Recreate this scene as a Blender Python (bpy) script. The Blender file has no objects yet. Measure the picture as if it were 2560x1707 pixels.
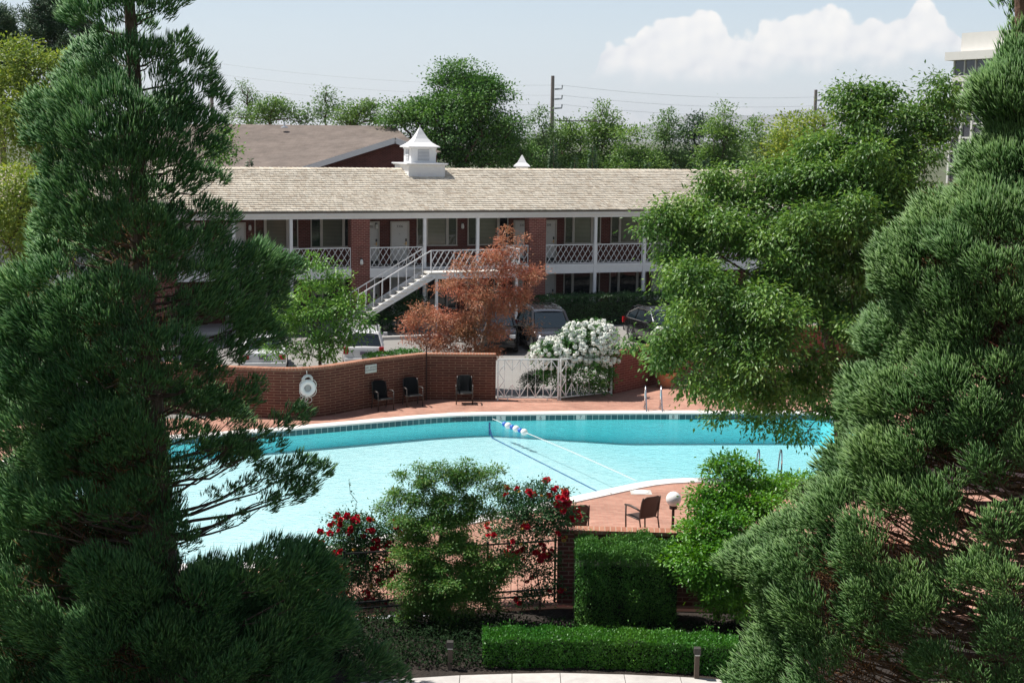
import bpy, math, random
import numpy as np
from mathutils import Vector, Matrix
from mathutils.geometry import tessellate_polygon

S = bpy.context.scene
C = S.collection
R = math.radians
rng = np.random.default_rng(7)
random.seed(7)

# ------------------------------------------------------------------ camera
F, HOR, ROLL, EYE = 3556.0, 345.0, 0.013, 9.3       # focal length and horizon in photo pixels (2560 wide), eye height in metres
PITCH = math.atan((853.5 - HOR) / F)
FW = np.array([0, math.cos(PITCH), -math.sin(PITCH)])
_up = np.cross([1.0, 0, 0], FW)
RT = math.cos(ROLL) * np.array([1.0, 0, 0]) + math.sin(ROLL) * _up
UP = -math.sin(ROLL) * np.array([1.0, 0, 0]) + math.cos(ROLL) * _up
EYEP = np.array([0, 0, EYE])
cam = bpy.data.cameras.new("camera")
cam.lens, cam.sensor_width, cam.clip_end, cam.clip_start = 50.0, 36.0, 60000.0, 0.5
co = bpy.data.objects.new("camera", cam)
C.objects.link(co)
M = Matrix.Identity(4)
for i in range(3):
    M[i][0], M[i][1], M[i][2], M[i][3] = RT[i], UP[i], -FW[i], EYEP[i]
co.matrix_world = M
S.camera = co

# ------------------------------------------------------------------ light
SUN_EL, SUN_AZ = 62.0, -20.0      # elevation; heading the light travels towards, measured from +X
sun = bpy.data.lights.new("sun", 'SUN')
sun.energy, sun.angle, sun.color = 5.0, R(0.5), (1.0, 0.955, 0.89)
so = bpy.data.objects.new("sun", sun)
C.objects.link(so)
tr = Vector((math.cos(R(SUN_AZ)) * math.cos(R(SUN_EL)), math.sin(R(SUN_AZ)) * math.cos(R(SUN_EL)), -math.sin(R(SUN_EL))))
so.rotation_euler = tr.to_track_quat('-Z', 'Y').to_euler()
so.location = (-40, 10, 60)
S.view_settings.view_transform = 'Standard'
S.view_settings.look = 'None'
S.view_settings.exposure = 0.44
S.view_settings.gamma = 1.0
S.cycles.max_bounces = 8
S.cycles.transparent_max_bounces = 12
S.cycles.use_denoising = True

W = bpy.data.worlds.new("World")
S.world = W
W.use_nodes = True


class NT:
    """small helper for node trees"""
    def __init__(s, tree): s.t = tree
    def n(s, typ, **kw):
        x = s.t.nodes.new(typ)
        for k, v in kw.items():
            if k.startswith('i_'):
                key = k[2:]
                x.inputs[int(key) if key.isdigit() else key.replace('_', ' ')].default_value = v
            else: setattr(x, k, v)
        return x
    def l(s, a, b): s.t.links.new(a, b)
    def math(s, op, a, b=None, c=None, clamp=False):
        x = s.n('ShaderNodeMath', operation=op, use_clamp=clamp)
        for i, v in enumerate((a, b, c)):
            if v is None: continue
            if hasattr(v, 'is_output'): s.l(v, x.inputs[i])
            else: x.inputs[i].default_value = v
        return x.outputs[0]
    def mixc(s, f, a, b, typ='MIX'):
        x = s.n('ShaderNodeMix', data_type='RGBA', blend_type=typ)
        for i, v in ((0, f), (6, a), (7, b)):
            if hasattr(v, 'is_output'): s.l(v, x.inputs[i])
            else: x.inputs[i].default_value = v if i == 0 else (*v, 1.0) if len(v) == 3 else v
        return x.outputs[2]
    def ramp(s, f, stops):
        x = s.n('ShaderNodeValToRGB')
        e = x.color_ramp.elements
        e[0].position, e[0].color = stops[0][0], (*stops[0][1], 1)
        e[1].position, e[1].color = stops[-1][0], (*stops[-1][1], 1)
        for p, c in stops[1:-1]:
            k = e.new(p); k.color = (*c, 1)
        s.l(f, x.inputs[0])
        return x.outputs[0]


def sky():
    t = NT(W.node_tree)
    W.node_tree.nodes.clear()
    sk = t.n('ShaderNodeTexSky', sky_type='NISHITA', sun_disc=False, sun_elevation=R(SUN_EL),
             sun_rotation=R(90 - (SUN_AZ + 180)), altitude=1300, air_density=1.0, dust_density=.6, ozone_density=1.5)
    tc = t.n('ShaderNodeTexCoord')
    sp = t.n('ShaderNodeSeparateXYZ'); t.l(tc.outputs['Generated'], sp.inputs[0])
    yy = t.math('MAXIMUM', sp.outputs[1], 0.05)
    X = t.math('DIVIDE', sp.outputs[0], yy)                 # bearing and height of the view direction
    Z = t.math('DIVIDE', sp.outputs[2], yy)
    cb = t.n('ShaderNodeCombineXYZ'); t.l(X, cb.inputs[0]); t.l(Z, cb.inputs[1])
    nz = t.n('ShaderNodeTexNoise', i_Scale=38.0, i_Detail=9.0, i_Roughness=0.62); t.l(cb.outputs[0], nz.inputs['Vector'])
    nb = t.n('ShaderNodeTexNoise', i_Scale=14.0, i_Detail=5.0, i_Roughness=0.55); t.l(cb.outputs[0], nb.inputs['Vector'])
    dx = t.math('MULTIPLY', t.math('SUBTRACT', nb.outputs[0], 0.5), 0.02)
    X2 = t.math('ADD', X, dx)
    def curve(pts, x):
        fc = t.n('ShaderNodeFloatCurve')
        cu = fc.mapping.curves[0]
        ps = [((px - 1380) / 1100.0, (345 - py + (px - 1280) * ROLL) / 400.0) for px, py in pts]
        cu.points[0].location, cu.points[1].location = ps[0], ps[-1]
        for p in ps[1:-1]: cu.points.new(*p)
        for p in cu.points: p.handle_type = 'AUTO_CLAMPED'
        fc.mapping.update()
        t.l(t.math('MULTIPLY', t.math('SUBTRACT', x, 100 / F), F / 1100.0, clamp=True), fc.inputs[1])
        return t.math('MULTIPLY', fc.outputs[0], 400.0 / F)
    top = curve([(1380, 260), (1470, 190), (1510, 118), (1560, 108), (1590, 78), (1640, 48), (1720, 40), (1790, 58), (1815, 100), (1850, 98), (1890, 70),
                 (1960, 45), (2030, 30), (2080, 50), (2110, 62), (2160, 42), (2215, 55), (2245, 28), (2280, 16), (2310, 45), (2350, 75), (2378, 120), (2400, 200), (2480, 260)], X2)
    bot = curve([(1380, 200), (1520, 190), (1580, 208), (1720, 212), (1900, 195), (2050, 178), (2250, 165), (2370, 150), (2480, 140)], X)
    def puff(scale, off):
        m_ = t.n('ShaderNodeMapping'); m_.inputs['Location'].default_value = (off[0], off[1], 0); t.l(cb.outputs[0], m_.inputs['Vector'])
        ds = t.n('ShaderNodeVectorMath', operation='ADD'); t.l(m_.outputs[0], ds.inputs[0])
        sc = t.n('ShaderNodeVectorMath', operation='SCALE'); sc.inputs['Scale'].default_value = .012; t.l(nz.outputs['Color'], sc.inputs[0]); t.l(sc.outputs[0], ds.inputs[1])
        v = t.n('ShaderNodeTexVoronoi', feature='SMOOTH_F1', voronoi_dimensions='2D', i_Scale=scale, i_Smoothness=.35); t.l(ds.outputs[0], v.inputs['Vector'])
        return t.math('SUBTRACT', .5, v.outputs['Distance'])
    def billow(off):
        return t.math('ADD', t.math('ADD', t.math('MULTIPLY', puff(42.0, off), .010), t.math('MULTIPLY', puff(95.0, off), .006)), t.math('MULTIPLY', t.math('SUBTRACT', nz.outputs[0], .5), .014))
    det = billow((0, 0))
    a = t.math('SUBTRACT', t.math('ADD', top, det), Z)
    m1 = t.n('ShaderNodeMapRange', interpolation_type='SMOOTHSTEP', i_1=0.0, i_2=0.004); t.l(a, m1.inputs[0])
    b = t.math('ADD', t.math('SUBTRACT', Z, bot), t.math('MULTIPLY', det, 0.7))
    m2 = t.n('ShaderNodeMapRange', interpolation_type='SMOOTHSTEP', i_1=-0.006, i_2=0.014); t.l(b, m2.inputs[0])
    mask = t.math('MULTIPLY', m1.outputs[0], m2.outputs[0])
    # a second, faint low bank of cumulus near the skyline
    nl = t.n('ShaderNodeTexNoise', i_Scale=22.0, i_Detail=6.0, i_Roughness=0.55); t.l(cb.outputs[0], nl.inputs['Vector'])
    lowtop = t.math('MULTIPLY_ADD', nl.outputs[0], 0.10, -0.030)
    ml = t.n('ShaderNodeMapRange', interpolation_type='SMOOTHSTEP', i_1=0.0, i_2=0.006)
    t.l(t.math('SUBTRACT', lowtop, Z), ml.inputs[0])
    low = t.math('MULTIPLY', ml.outputs[0], 0.55)
    # light and dark billows of the cloud itself
    sh = t.n('ShaderNodeTexNoise', i_Scale=26.0, i_Detail=8.0, i_Roughness=0.6)
    mp = t.n('ShaderNodeMapping'); mp.inputs['Location'].default_value = (0.012, -0.010, 0)
    t.l(cb.outputs[0], mp.inputs['Vector']); t.l(mp.outputs[0], sh.inputs['Vector'])
    d = t.math('MULTIPLY', t.math('SUBTRACT', det, billow((.0045, -.0045))), 60.0)
    hgt = t.math('DIVIDE', t.math('SUBTRACT', Z, bot), 0.045)
    lit = t.math('ADD', t.math('MULTIPLY_ADD', hgt, 0.30, 0.48), d, clamp=True)
    ccol = t.ramp(lit, [(0.0, (6.9, 7.15, 7.7)), (0.5, (8.6, 8.65, 8.75)), (1.0, (9.6, 9.45, 9.2))])
    bg = t.n('ShaderNodeBackground', i_Strength=0.08)
    veil = t.n('ShaderNodeMapRange', interpolation_type='SMOOTHSTEP', i_1=0.22, i_2=-0.02, i_3=0.0, i_4=0.55); t.l(Z, veil.inputs[0])
    hs0 = t.n('ShaderNodeHueSaturation', i_Saturation=0.62, i_Value=1.0); t.l(sk.outputs[0], hs0.inputs['Color'])
    el = t.n('ShaderNodeMapRange', i_1=0.0, i_2=0.16); t.l(Z, el.inputs[0])
    thin = t.ramp(el.outputs[0], [(0.0, (7.7, 8.0, 8.3)), (.45, (6.6, 7.6, 8.3)), (1.0, (4.7, 6.5, 8.2))])     # thin high haze over the blue
    class _o: pass
    hs = _o(); vf = t.n('ShaderNodeMapRange', interpolation_type='SMOOTHSTEP', i_1=0.12, i_2=0.55, i_3=.75, i_4=0.0); t.l(Z, vf.inputs[0])
    hs.outputs = [t.mixc(vf.outputs[0], hs0.outputs[0], thin)]
    front = t.math('GREATER_THAN', sp.outputs[1], 0.06)
    c0 = t.mixc(t.math('MULTIPLY', low, front), hs.outputs[0], (9.0, 8.9, 8.8))
    c1 = t.mixc(t.math('MULTIPLY', mask, front), c0, ccol)
    t.l(c1, bg.inputs[0])
    out = t.n('ShaderNodeOutputWorld'); t.l(bg.outputs[0], out.inputs[0])


sky()

# ------------------------------------------------------------------ helpers: rays of the photograph
def ray(px, py):
    d = FW * F + RT * (px - 1280) - UP * (py - 853.5)
    return d / np.linalg.norm(d)
def at(px, py, Y):            # the point seen at (px, py) that is Y metres ahead
    d = ray(px, py); return EYEP + d * (Y / d[1])
def onz(px, py, z):           # the point seen at (px, py) at height z
    d = ray(px, py); return EYEP + d * ((z - EYE) / d[2])

# ------------------------------------------------------------------ helpers: meshes
def link(name, me, m, parent=None):
    o = bpy.data.objects.new(name, me)
    C.objects.link(o)
    if m is not None: me.materials.append(m)
    if parent is not None: o.parent = parent
    return o

def npobj(name, V, T, m, parent=None, smooth=False, q=3):
    V = np.asarray(V, np.float32).reshape(-1, 3); T = np.asarray(T, np.int32).reshape(-1, q)
    me = bpy.data.meshes.new(name)
    me.vertices.add(len(V)); me.vertices.foreach_set('co', V.ravel())
    me.loops.add(T.size); me.loops.foreach_set('vertex_index', T.ravel())
    me.polygons.add(len(T)); me.polygons.foreach_set('loop_start', np.arange(0, T.size, q, dtype=np.int32))
    if smooth: me.polygons.foreach_set('use_smooth', np.ones(len(T), bool))
    me.update(calc_edges=True); me.validate()
    return link(name, me, m, parent)

class MB:
    def __init__(s): s.v, s.f = [], []
    def add(s, vs, fs):
        k = len(s.v); s.v += [tuple(map(float, p)) for p in vs]; s.f += [tuple(k + i for i in f) for f in fs]; return s
    def box(s, x0, x1, y0, y1, z0, z1):
        return s.add([(x0, y0, z0), (x1, y0, z0), (x1, y1, z0), (x0, y1, z0), (x0, y0, z1), (x1, y0, z1), (x1, y1, z1), (x0, y1, z1)],
                     [(0, 3, 2, 1), (4, 5, 6, 7), (0, 1, 5, 4), (1, 2, 6, 5), (2, 3, 7, 6), (3, 0, 4, 7)])
    def bar(s, a, b, w, h=None, up=(0, 0, 1)):
        h = w if h is None else h
        a, b = np.array(a, float), np.array(b, float); d = b - a; d /= np.linalg.norm(d)
        u = np.array(up, float)
        if abs(d @ u) > .95: u = np.array([1.0, 0, 0])
        x = np.cross(d, u); x /= np.linalg.norm(x); y = np.cross(x, d)
        c = [(-w / 2, -h / 2), (w / 2, -h / 2), (w / 2, h / 2), (-w / 2, h / 2)]
        return s.add([p + x * i + y * j for p in (a, b) for i, j in c], [(0, 1, 2, 3), (7, 6, 5, 4), (0, 4, 5, 1), (1, 5, 6, 2), (2, 6, 7, 3), (3, 7, 4, 0)])
    def tube(s, pts, rad, n=8, cap=True, closed=False):
        pts = [np.array(p, float) for p in pts]; m = len(pts)
        rad = [rad] * m if np.isscalar(rad) else rad
        vs, fs = [], []
        x = None
        for i, p in enumerate(pts):
            d = (pts[(i + 1) % m] - pts[i - 1]) if closed else pts[min(i + 1, m - 1)] - pts[max(i - 1, 0)]
            d = d / (np.linalg.norm(d) + 1e-9)
            if x is None: x = np.cross(d, [0, 0, 1]) if abs(d[2]) < .9 else np.cross(d, [1, 0, 0])
            x = x - d * (x @ d); x /= (np.linalg.norm(x) + 1e-9); y = np.cross(d, x)
            vs += [p + rad[i] * (math.cos(2 * math.pi * k / n) * x + math.sin(2 * math.pi * k / n) * y) for k in range(n)]
        for i in range(m if closed else m - 1):
            j = (i + 1) % m
            fs += [(i * n + k, i * n + (k + 1) % n, j * n + (k + 1) % n, j * n + k) for k in range(n)]
        if cap and not closed: fs += [tuple(range(n - 1, -1, -1)), tuple(range((m - 1) * n, m * n))]
        return s.add(vs, fs)
    def lathe(s, prof, n=20, c=(0, 0, 0)):
        vs = [(c[0] + r * math.cos(2 * math.pi * k / n), c[1] + r * math.sin(2 * math.pi * k / n), c[2] + z) for r, z in prof for k in range(n)]
        fs = [(i * n + k, i * n + (k + 1) % n, (i + 1) * n + (k + 1) % n, (i + 1) * n + k) for i in range(len(prof) - 1) for k in range(n)]
        return s.add(vs, fs)
    def poly(s, pts, holes=()):
        loops = [[Vector(p) for p in pts]] + [[Vector(p) for p in h] for h in holes]
        tris = tessellate_polygon(loops)
        allp = [p for lp in loops for p in lp]
        fs = []
        for a, b, c in tris:
            nz = (allp[b] - allp[a]).cross(allp[c] - allp[a])
            fs.append((a, b, c) if nz.z >= 0 else (a, c, b))
        return s.add(allp, fs)
    def prism(s, pts, z0, z1):
        n = len(pts)
        return s.add([(p[0], p[1], z0) for p in pts] + [(p[0], p[1], z1) for p in pts],
                     [tuple(range(n - 1, -1, -1)), tuple(range(n, 2 * n))] + [(i, (i + 1) % n, n + (i + 1) % n, n + i) for i in range(n)])
    def build(s, name, m, parent=None, smooth=False, bevel=0):
        me = bpy.data.meshes.new(name); me.from_pydata(s.v, [], s.f); me.update()
        if smooth: me.polygons.foreach_set('use_smooth', [True] * len(me.polygons))
        o = link(name, me, m, parent)
        if bevel:
            b = o.modifiers.new('bevel', 'BEVEL'); b.width = bevel; b.segments = 2; b.limit_method = 'ANGLE'
        return o

def thing(name, label, cat, loc=(0, 0, 0), rot=0.0, group=None):
    o = bpy.data.objects.new(name, None); C.objects.link(o)
    o.location, o.rotation_euler = loc, (0, 0, rot)
    o.empty_display_size = .3
    return tag(o, label, cat, group)
def tag(o, label, cat, group=None):
    o['label'], o['category'] = label, cat
    if group: o['group'] = group
    return o
def kind(o, k): o['kind'] = k; return o
def dup(root, loc, rot, label):
    r = root.copy(); C.objects.link(r); r.location, r.rotation_euler = loc, (0, 0, rot); r['label'] = label
    for ch in list(root.children):
        c = ch.copy(); C.objects.link(c); c.parent = r
        for g in list(ch.children):
            k = g.copy(); C.objects.link(k); k.parent = c
    return r
def text(name, body, size, m, parent, mat4, ext=.002):
    cu = bpy.data.curves.new(name, 'FONT'); cu.body, cu.size, cu.extrude = body, size, ext
    cu.align_x, cu.align_y = 'CENTER', 'CENTER'
    cu.materials.append(m)
    tmp = bpy.data.objects.new('tmp', cu); C.objects.link(tmp)
    me = bpy.data.meshes.new_from_object(tmp.evaluated_get(bpy.context.evaluated_depsgraph_get()))
    bpy.data.objects.remove(tmp); bpy.data.curves.remove(cu)
    o = bpy.data.objects.new(name, me); C.objects.link(o); o.parent = parent; o.matrix_local = mat4
    if not me.materials: me.materials.append(m)
    return o
def upright(x, y, z, right=(1, 0, 0)):      # a frame for lettering that stands upright, reading along `right`
    r = np.array(right, float); r /= np.linalg.norm(r); n = np.cross(r, [0, 0, 1])
    return Matrix(((r[0], 0, n[0], x), (r[1], 0, n[1], y), (r[2], 1, n[2], z), (0, 0, 0, 1)))

# ------------------------------------------------------------------ helpers: materials
def mat(name, col, rough=.6, metal=0.0, noise=None, bump=None, spec=.5, coat=0.0):
    """noise=(scale, amount) mottles the colour, bump=(scale, strength, distance)"""
    m = bpy.data.materials.new(name); m.use_nodes = True
    t = NT(m.node_tree); b = t.t.nodes['Principled BSDF']
    b.inputs['Base Color'].default_value = (*col, 1); b.inputs['Roughness'].default_value = rough
    b.inputs['Metallic'].default_value = metal; b.inputs['Specular IOR Level'].default_value = spec
    b.inputs['Coat Weight'].default_value = coat
    tc = t.n('ShaderNodeTexCoord')
    if noise:
        n = t.n('ShaderNodeTexNoise', i_Scale=noise[0], i_Detail=6.0, i_Roughness=.65); t.l(tc.outputs['Object'], n.inputs['Vector'])
        n2 = t.n('ShaderNodeTexNoise', i_Scale=noise[0] * .13, i_Detail=4.0); t.l(tc.outputs['Object'], n2.inputs['Vector'])
        f = t.math('ADD', t.math('MULTIPLY', n.outputs[0], .55), t.math('MULTIPLY', n2.outputs[0], .45))
        lo, hi = [c * (1 - noise[1]) for c in col], [min(1, c * (1 + noise[1])) for c in col]
        t.l(t.ramp(f, [(.3, lo), (.7, hi)]), b.inputs['Base Color'])
    if bump:
        n = t.n('ShaderNodeTexNoise', i_Scale=bump[0], i_Detail=5.0); t.l(tc.outputs['Object'], n.inputs['Vector'])
        bp = t.n('ShaderNodeBump', i_Strength=bump[1], i_Distance=bump[2]); t.l(n.outputs[0], bp.inputs['Height']); t.l(bp.outputs[0], b.inputs['Normal'])
    return m

def wallvec(t):      # (along the wall, height) from object position and normal
    tc = t.n('ShaderNodeTexCoord')
    p = t.n('ShaderNodeSeparateXYZ'); t.l(tc.outputs['Object'], p.inputs[0])
    n = t.n('ShaderNodeSeparateXYZ'); t.l(tc.outputs['Normal'], n.inputs[0])
    side = t.math('GREATER_THAN', t.math('ABSOLUTE', n.outputs[0]), .707)
    flat = t.math('GREATER_THAN', t.math('ABSOLUTE', n.outputs[2]), .707)
    u = t.math('ADD', t.math('MULTIPLY', p.outputs[0], t.math('SUBTRACT', 1.0, side)), t.math('MULTIPLY', p.outputs[1], side))
    w = t.math('ADD', t.math('MULTIPLY', p.outputs[2], t.math('SUBTRACT', 1.0, flat)), t.math('MULTIPLY', p.outputs[1], flat))
    c = t.n('ShaderNodeCombineXYZ'); t.l(u, c.inputs[0]); t.l(w, c.inputs[1])
    return c.outputs[0], tc

def brick(name, c1, c2, mortar, w=.29, h=.095, joint=.012, uv=False, rough=.85, flat=False, offset=.5, bump=.6):
    m = bpy.data.materials.new(name); m.use_nodes = True
    t = NT(m.node_tree); b = t.t.nodes['Principled BSDF']; b.inputs['Roughness'].default_value = rough
    b.inputs['Specular IOR Level'].default_value = .25
    if uv or flat:
        tc = t.n('ShaderNodeTexCoord'); v = tc.outputs['UV' if uv else 'Object']
    else: v, tc = wallvec(t)
    k = t.n('ShaderNodeTexBrick', offset=offset, i_Scale=1.0, i_Mortar_Size=joint, i_Mortar_Smooth=.15, i_Bias=0.0, i_Brick_Width=w, i_Row_Height=h)
    k.inputs['Color1'].default_value, k.inputs['Color2'].default_value, k.inputs['Mortar'].default_value = (*c1, 1), (*c2, 1), (*mortar, 1)
    t.l(v, k.inputs['Vector'])
    n = t.n('ShaderNodeTexNoise', i_Scale=1.1, i_Detail=7.0, i_Roughness=.7); t.l(tc.outputs['Object'], n.inputs['Vector'])
    n2 = t.n('ShaderNodeTexNoise', i_Scale=.35, i_Detail=8.0, i_Roughness=.75); t.l(tc.outputs['Object'], n2.inputs['Vector'])
    f = t.n('ShaderNodeMapRange', i_1=.33, i_2=.67, i_3=.62, i_4=1.28); t.l(t.math('ADD', t.math('MULTIPLY', n.outputs[0], .5), t.math('MULTIPLY', n2.outputs[0], .5)), f.inputs[0])
    cc = t.n('ShaderNodeCombineColor')
    for i in range(3): t.l(f.outputs[0], cc.inputs[i])
    t.l(t.mixc(1.0, k.outputs['Color'], cc.outputs[0], 'MULTIPLY'), b.inputs['Base Color'])
    bp = t.n('ShaderNodeBump', i_Strength=bump, i_Distance=.01); t.l(t.math('SUBTRACT', 1.0, k.outputs['Fac']), bp.inputs['Height']); t.l(bp.outputs[0], b.inputs['Normal'])
    return m

def leafmat(name, cols, trans=.3, rough=.5, spec=.35, var=.25, vs=.6, gain=1.5, tint=.82):
    """leaves: every leaf (mesh island) takes its own tone; thin, so some light passes through"""
    cols = [tuple(min(.9, k * gain * w) for k, w in zip(c, (tint, 1, 1))) for c in cols]
    m = bpy.data.materials.new(name); m.use_nodes = True
    t = NT(m.node_tree); b = t.t.nodes['Principled BSDF']
    b.inputs['Roughness'].default_value = rough; b.inputs['Specular IOR Level'].default_value = spec
    g = t.n('ShaderNodeNewGeometry')
    c = t.ramp(g.outputs['Random Per Island'], [(i / (len(cols) - 1), k) for i, k in enumerate(cols)])
    tc = t.n('ShaderNodeTexCoord')
    n = t.n('ShaderNodeTexNoise', i_Scale=vs, i_Detail=3.0); t.l(tc.outputs['Object'], n.inputs['Vector'])
    h = t.n('ShaderNodeHueSaturation'); t.l(c, h.inputs['Color'])
    mr = t.n('ShaderNodeMapRange', i_1=.3, i_2=.7, i_3=1 - var, i_4=1 + var); t.l(n.outputs[0], mr.inputs[0]); t.l(mr.outputs[0], h.inputs['Value'])
    mh = t.n('ShaderNodeMapRange', i_1=.3, i_2=.7, i_3=.515, i_4=.485); t.l(n.outputs[0], mh.inputs[0]); t.l(mh.outputs[0], h.inputs['Hue'])
    t.l(h.outputs[0], b.inputs['Base Color'])
    if trans:
        tl = t.n('ShaderNodeBsdfTranslucent')
        hy = t.n('ShaderNodeHueSaturation', i_Hue=.485, i_Saturation=1.1, i_Value=1.35); t.l(h.outputs[0], hy.inputs['Color']); t.l(hy.outputs[0], tl.inputs[0])
        mx = t.n('ShaderNodeMixShader', i_0=trans); t.l(b.outputs[0], mx.inputs[1]); t.l(tl.outputs[0], mx.inputs[2])
        t.l(mx.outputs[0], t.t.nodes['Material Output'].inputs[0])
    return m

WHITE = mat('white_paint', (.80, .80, .80), .45, noise=(6, .06))
TRIM = mat('window_trim', (.50, .46, .41), .5, noise=(8, .06))
DOORP = mat('door_paint', (.62, .60, .57), .5, noise=(3, .05))
DKMETAL = mat('dark_metal', (.03, .03, .032), .4, .3)
BLACK = mat('black_plastic', (.015, .015, .016), .45)
BRASS = mat('brass', (.55, .36, .14), .35, .8)
CHROME = mat('polished_steel', (.75, .76, .77), .18, 1.0)
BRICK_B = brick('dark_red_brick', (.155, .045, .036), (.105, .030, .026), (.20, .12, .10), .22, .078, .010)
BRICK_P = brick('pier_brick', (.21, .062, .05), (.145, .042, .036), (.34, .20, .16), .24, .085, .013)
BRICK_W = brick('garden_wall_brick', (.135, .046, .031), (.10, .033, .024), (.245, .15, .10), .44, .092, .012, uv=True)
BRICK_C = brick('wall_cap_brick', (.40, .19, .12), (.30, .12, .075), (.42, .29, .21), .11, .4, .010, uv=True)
CONC = mat('pale_concrete', (.47, .445, .42), .85, noise=(5, .22), bump=(40, .2, .004))
GLASSD = mat('dark_glass', (.018, .022, .026), .06, spec=.8)
BARK = mat('bark', (.10, .065, .045), .9, noise=(9, .45), bump=(14, .9, .03))
BARKG = mat('grey_bark', (.30, .25, .21), .85, noise=(12, .35), bump=(20, .6, .02))
BARKR = mat('red_brown_bark', (.13, .07, .045), .9, noise=(10, .4), bump=(16, .9, .03))
#==SETTING==
# ================================================================== SETTING: ground, deck, pool
def structure(name, mb, m, parent=None): return kind(mb.build(name, m, parent), 'structure')

def rounded(pts, r=1.1, k=4):
    out = []
    n = len(pts)
    for i, p in enumerate(pts):
        p = np.array(p, float); a = np.array(pts[i - 1], float) - p; b = np.array(pts[(i + 1) % n], float) - p
        la, lb = np.linalg.norm(a), np.linalg.norm(b); rr = min(r, la * .45, lb * .45)
        A, B = p + a / la * rr, p + b / lb * rr
        for j in range(k + 1):
            t = j / k; out.append((1 - t) ** 2 * A + 2 * t * (1 - t) * p + t * t * B)
    return np.array(out)
def offset(P, d):       # grow a clockwise loop outwards
    n = len(P); out = []
    for i in range(n):
        e = P[(i + 1) % n] - P[i - 1]; e = e / np.linalg.norm(e)
        out.append(P[i] + d * np.array([-e[1], e[0]]))
    return np.array(out)

WATER = -0.17
PO = rounded([(-13.8, 41.6), (-8.5, 43.75), (-1.9, 47.25), (3.9, 47.95), (10.9, 48.4), (12.4, 43.4), (10.0, 38.6), (4.2, 38.55), (1.5, 36.15), (-6.15, 29.75), (-8.0, 30.2), (-14.2, 38.2)], 1.3)
COPE = offset(PO, .42)
LIP = offset(PO, -.03)
xyz = lambda P, z: [(p[0], p[1], z) for p in P]
DECK = [(-30, 38), (-18, 44.6), (-8.6, 46.6), (-3, 50.6), (-.6, 50.5), (1.6, 50.6), (3.9, 52.1), (5.8, 54.4), (9, 58.5), (24, 62), (26, 34), (12, 27.2), (1.0, 27.62), (-3.0, 26.75), (-12, 24.5), (-30, 27)]

def deck_mat():
    m = brick('deck_paver_brick', (.46, .245, .18), (.37, .18, .13), (.37, .25, .19), .21, .105, .006, flat=True, rough=.8, bump=.35)
    return m
deck = structure('pool_deck', MB().poly(xyz(DECK, 0.0), [xyz(offset(PO, .40), 0.0)]), deck_mat())

coping = MB(); n = len(PO)
prof = [(LIP, -.03), (LIP, .02), (offset(PO, .01), .045), (COPE, .03), (offset(PO, .425), -.02)]
for (A, za), (B, zb) in zip(prof[:-1], prof[1:]):
    k = len(coping.v)
    coping.v += xyz(A, za) + xyz(B, zb)
    coping.f += [(k + i, k + (i + 1) % n, k + n + (i + 1) % n, k + n + i) for i in range(n)]
structure('pool_coping', coping, mat('coping_stone', (.74, .71, .67), .7, noise=(4, .07)))

def pool_depth(x, y):      # as the water shows it, the floor falls away past the rope
    s = (x - (-.6)) * .92 - (47.0 - y) * .42      # metres past the line across the floor
    return .50 + .34 * np.clip(s / 4.5, 0, 1) + .04 * np.clip((x + 12) / 10, 0, 1)
plaster = mat('pool_plaster', (.68, .63, .625), .8, noise=(2.2, .035))
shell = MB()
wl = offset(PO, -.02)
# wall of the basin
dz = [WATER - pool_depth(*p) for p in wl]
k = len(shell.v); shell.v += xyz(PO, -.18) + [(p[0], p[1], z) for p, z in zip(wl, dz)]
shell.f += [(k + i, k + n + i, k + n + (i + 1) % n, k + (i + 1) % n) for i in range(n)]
tris = tessellate_polygon([[Vector((p[0], p[1], 0)) for p in wl]])
gx, gy = np.meshgrid(np.arange(-15, 13.6, .35), np.arange(29, 49.5, .35))
fl = MB(); V = [(x, y, WATER - pool_depth(x, y) - .004) for x, y in zip(gx.ravel(), gy.ravel())]
nx = gx.shape[1]
fl.add(V, [(j * nx + i, j * nx + i + 1, (j + 1) * nx + i + 1, (j + 1) * nx + i) for j in range(gx.shape[0] - 1) for i in range(nx - 1)])
structure('pool_wall', shell, mat('pool_wall_blue_light_tint', (.22, .93, .98), .7, noise=(2.2, .05)))  # blue-filtered underwater light is put into the wall colour
kind(fl.build('pool_floor', plaster, smooth=True), 'structure')

tile = MB(); L = 0.0
uvs = []
for i in range(n):
    j = (i + 1) % n; a, b = offset(PO, -.012)[i], offset(PO, -.012)[j]; d = np.linalg.norm(b - a)
    tile.add([(a[0], a[1], -.03), (b[0], b[1], -.03), (b[0], b[1], -.21), (a[0], a[1], -.21)], [(0, 1, 2, 3)])
    uvs += [(L, 0), (L + d, 0), (L + d, -.18), (L, -.18)]; L += d
tm = brick('waterline_tile', (.035, .115, .135), (.055, .15, .16), (.42, .55, .54), .215, .19, .009, uv=True, rough=.25, offset=0.0, bump=.2)
to = tile.build('pool_waterline_tile', tm); kind(to, 'structure')
ul = to.data.uv_layers.new(name='uv')
for i, q in enumerate(uvs): ul.data[i].uv = (q[0] + .0, q[1] - .005)

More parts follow.
